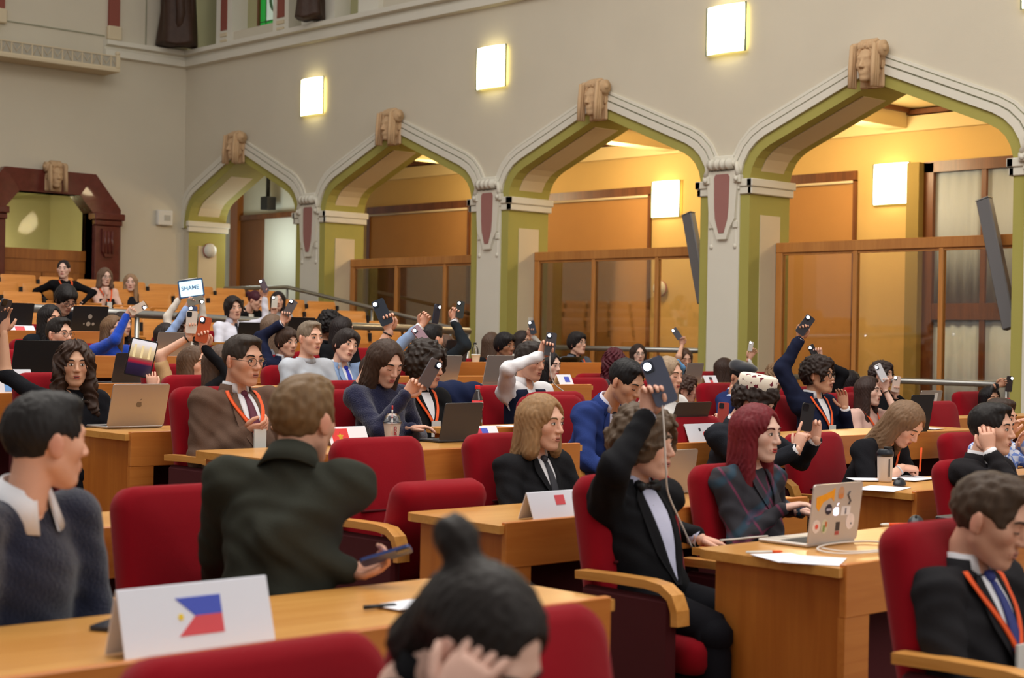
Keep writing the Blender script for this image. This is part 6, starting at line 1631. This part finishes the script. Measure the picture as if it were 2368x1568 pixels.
r_ = vessel('dome_cup', 906, 1026, .927, None, [('cup', [(.030, 0), (.031, .004), (.044, .10), (.045, .105)], M_cup), ('dome_lid', [(.048, .104), (.049, .112), (.043, .116), (.040, .135), (.028, .153), (.008, .158)], M_clear)], 'clear plastic cup with dome lid and striped straw', 'cup')
for i in range(8):
    k = MB(); k.tube([(0, 0, .02 + i*.022), (0, 0, .042 + i*.022)], .004, 8); k.build('straw', mat('straw_red', (190, 60, 60), .5) if i % 2 else M_offwhite, r_)
text(r_, 'COSTA', .022, (.041, -.012, .055), mat('print_maroon', (140, 40, 56)), (0, PI/2, 0), 'lettering')
r_ = vessel('cola_bottle', 1103, 980, None, None, [('bottle', [(.028, 0), (.032, .008), (.033, .06), (.031, .085), (.033, .10), (.033, .155), (.028, .175), (.016, .205), (.0135, .225)], mat('cola_dark', (40, 26, 22), .12, spec=.6, coat=.6)), ('label', [(.0336, .098), (.0336, .155)], mat('cola_label', (208, 30, 36), .5)), ('cap', [(.0155, .222), (.016, .226), (.016, .243), (.0145, .246)], mat('cap_red', (216, 34, 34), .45))], 'cola bottle with a red label and red cap', 'bottle', U=7.3)
k = MB(); k.box((.0325, -.012, .115), (.0345, .016, .148)); k.build('label_panel', M_offwhite, r_)
r_ = vessel('paper_cup', 1100, 835, None, None, [('cup', [(.030, 0), (.031, .003), (.040, .065), (.0415, .067)], M_offwhite), ('lid', [(.043, .066), (.043, .074), (.038, .078)], M_offwhite)], 'white paper cup on the desk left of the navy blazer', 'cup', U=11.3)
vessel('water_bottle', 1098, 829, None, None, [('bottle', [(.03, 0), (.033, .01), (.033, .11), (.026, .14), (.014, .16), (.013, .17)], M_clear), ('cap', [(.014, .168), (.014, .185)], mat('cap_black', (30, 30, 34)))], 'clear water bottle behind the white paper cup', 'bottle', U=11.45)
vessel('milk_bottle', 2330, 945, None, None, [('bottle', [(.03, 0), (.033, .01), (.033, .09), (.02, .12), (.018, .13)], M_offwhite), ('cap', [(.02, .128), (.02, .15)], mat('cap_red', (216, 34, 34)))], 'white bottle with a red cap at the right edge', 'bottle', U=7.35)
def mouse(x, y, z, rz, label):
    p = onZ(x, y, z); root = empty('computer_mouse', p, rz)
    k = MB(); n = 14; v = []; f = []
    for i in range(9):
        t_ = i/8; X_ = -.055 + .11*t_; w = .033*math.sin(PI*min(.97, max(.06, t_)))**.45; h_ = .038*math.sin(PI*min(.95, .12 + .83*t_))**.8
        for j in range(n): a = PI*j/(n-1); v.append((X_, w*math.cos(a), .001 + h_*math.sin(a)))
    for i in range(8):
        for j in range(n-1): f.append((i*n + j, i*n + j + 1, (i+1)*n + j + 1, (i+1)*n + j))
    f += [tuple(range(n)), tuple(range(8*n, 9*n))]
    k.add(v, f, 0, True); k.build('shell', mat('mouse_black', (32, 36, 44), .35), root)
    k = MB(); k.tube([(.02, -.004, .034), (.02, .004, .034)], .008, 10); k.build('wheel', M_black, root)
    tag(root, label, 'mouse')
mouse(2118, 1214, .765, -1.0, 'black computer mouse on the sticker laptop desk'); mouse(2080, 1122, .745, -1.2, 'black computer mouse in front of the tumbler')
def mic(p, rz, label):
    root = empty('microphone', p, rz)
    k = MB(); k.box((-.06, -.11, 0), (.06, .11, .024), bev=.008); k.build('mic_base', M_black, root)
    k = MB(); k.tube([(.0, -.10, .030), (.0, .02, .030)], .013, 10); k.tube([(.0, -.17, .03), (.0, -.10, .03)], .022, 12); k.build('mic_head', M_black, root)
    tag(root, label, 'microphone')
mic(onZ(2120, 1240, .742), .15, 'black desk microphone unit beside the mouse')
slab('power_adapter', onZ(2140, 1254, .742) + Vector((0, 0, .015)), (.06, .075, .028), M_offwhite, 'white power adapter near the microphone', 'adapter', .006)
def cable(pts, r, m, label, name='cable'):
    root = pts[0]; k = MB(); k.tube([Vector(q) - Vector(root) for q in pts], r, 6); o = k.build(name, m, None, root); tag(o, label, 'cable')
M_cab = mat('cable_white', (216, 208, 200), .5)
def spl(ps, n=6):
    out = []; ps = [Vector(p_) for p_ in ps]
    for i in range(len(ps)-1):
        a, b, c, d = ps[max(0, i-1)], ps[i], ps[i+1], ps[min(len(ps)-1, i+2)]
        for j in range(n):
            t_ = j/n; out.append(.5*((2*b) + (c - a)*t_ + (2*a - 5*b + 4*c - d)*t_*t_ + (3*b - a - 3*c + d)*t_**3))
    return out + [ps[-1]]
cable(spl([onZ(x_, y_, .748) for x_, y_ in [(2225, 1230), (2180, 1250), (2120, 1265), (2010, 1278), (1930, 1280), (1890, 1270), (1920, 1258), (2000, 1252), (2060, 1258), (2050, 1270), (1960, 1276), (1900, 1268)]]), .004, M_cab, 'coiled white cable on the sticker laptop desk')
cable(spl([onZ(x_, y_, .748) for x_, y_ in [(1665, 1250), (1700, 1247), (1740, 1243), (1775, 1240)]]), .004, M_cab, 'white cable leading to the sticker laptop')
tx = PEOPLE['tux']
cable(spl([at(1530, 925, D('tux', -.24)), at(1535, 985, D('tux', -.26)), at(1540, 1080, D('tux', -.26)), at(1545, 1140, D('tux', -.22)), at(1575, 1210, D('tux', -.16)), at(1600, 1265, D('tux', -.10))]), .0035, M_cab, 'white cable hanging from the phone of the boy in the dinner jacket')
cable(spl([at(1272, 815, D('vest', -.23)), at(1272, 850, D('vest', -.22)), at(1280, 885, D('vest', -.18)), at(1304, 905, D('vest', -.10))]), .004, M_offwhite, 'white cable hanging from the phone of the boy in the waistcoat')
k = MB(); k.tube(spl([(0, -.05, .01), (.02, -.02, .025), (-.01, .0, .012), (.02, .03, .03), (0, .06, .01)]), .009, 7); o = k.build('lanyard_bundle', ORANGE, None, onZ(1046, 1014, .93)); tag(o, 'crumpled orange lanyard on the desk in front of the dark tablet', 'lanyard')
# jacket over a chair, orange bits
pj = onU(1100, 905, 8.0)
cj = chair(7.95, pj.y, 'red chair with a navy jacket hung over its back')
Vj, Fj = surf_mesh([E((-.31, 0, .78), (.12, .30, .24), np.array(Matrix.Rotation(-.2, 3, 'Y'))), C((-.30, -.22, .93), (-.30, .22, .93), .085, k=.05), C((-.26, .27, .88), (-.24, .30, .55), .06, .05, .04), C((-.26, -.27, .88), (-.24, -.30, .55), .06, .05, .04)], .014, lambda f_, P_: f_ + .006*np.sin(P_[..., 1]*40 + 3*np.sin(P_[..., 2]*14)))
o = link('hung_jacket', np_mesh('hung_jacket', Vj, Fj, [cloth_mat('suit', (30, 40, 74))]), None, cj.location.copy()); tag(o, 'navy jacket hung over the chair behind the cola bottle', 'jacket')
# cap of the filming boy and velvet cap
pp = PEOPLE['hat']; Mh = Matrix.Translation(pp['Hc'] - pp['O']) @ pp['Rh'].to_4x4()
mh, nt, pb = nt_mat('cap_pattern')
tc = nt.nodes.new('ShaderNodeTexCoord'); vo = nt.nodes.new('ShaderNodeTexVoronoi'); vo.inputs['Scale'].default_value = 21; vo.inputs['Randomness'].default_value = .45; vo.feature = 'F1'; vo.distance = 'MINKOWSKI'; vo.inputs['Exponent'].default_value = .5
nt.links.new(tc.outputs['Object'], vo.inputs['Vector'])
rp = nt.nodes.new('ShaderNodeValToRGB'); rp.color_ramp.interpolation = 'CONSTANT'; rp.color_ramp.elements[0].color = rgb(108, 30, 44); rp.color_ramp.elements[1].position = .95; rp.color_ramp.elements[1].color = rgb(232, 222, 206)
nt.links.new(vo.outputs['Distance'], rp.inputs[0]); nt.links.new(rp.outputs[0], pb.inputs['Base Color']); pb.inputs['Roughness'].default_value = .9
k = MB(); k.lathe([(.092, 0), (.098, .01), (.101, .05), (.100, .088), (.088, .098), (.02, .104)], 28, M=Matrix.Translation((-.02, 0, .055)) @ Matrix.Rotation(-.32, 4, 'Y') @ Matrix.Diagonal((1.1, .95, 1, 1)))
o = k.build('cap', mh, pp['root']); o.matrix_local = Mh; o['label'] = 'white round cap with dark red embroidered flowers'
pp = PEOPLE['asian']; Mh = Matrix.Translation(pp['Hc'] - pp['O']) @ pp['Rh'].to_4x4()
Vc, Fc = surf_mesh([E((-.005, 0, .085), (.115, .098, .050)), E((.06, .03, .095), (.055, .075, .035)), E((-.05, -.03, .09), (.06, .06, .045))], .008)
o = link('velvet_cap', np_mesh('velvet_cap', Vc, Fc, [mat('velvet_black', (22, 24, 34), .9, sheen=.5)]), pp['root']); o.matrix_local = Mh; o['label'] = 'black velvet folded cap'
pp = PEOPLE['bluehair']; Mh = Matrix.Translation(pp['Hc'] - pp['O']) @ pp['Rh'].to_4x4()
Vc, Fc = surf_mesh([C((.05, .022, .104), (.080, .045, .062), .014, .012), C((.080, .045, .062), (.066, .068, .02), .012, .008)], .006)
o = link('hair_streak', np_mesh('hair_streak', Vc, Fc, [hair_mat((84, 132, 176))]), pp['root']); o.matrix_local = Mh; o['label'] = 'dyed blue hair streak'
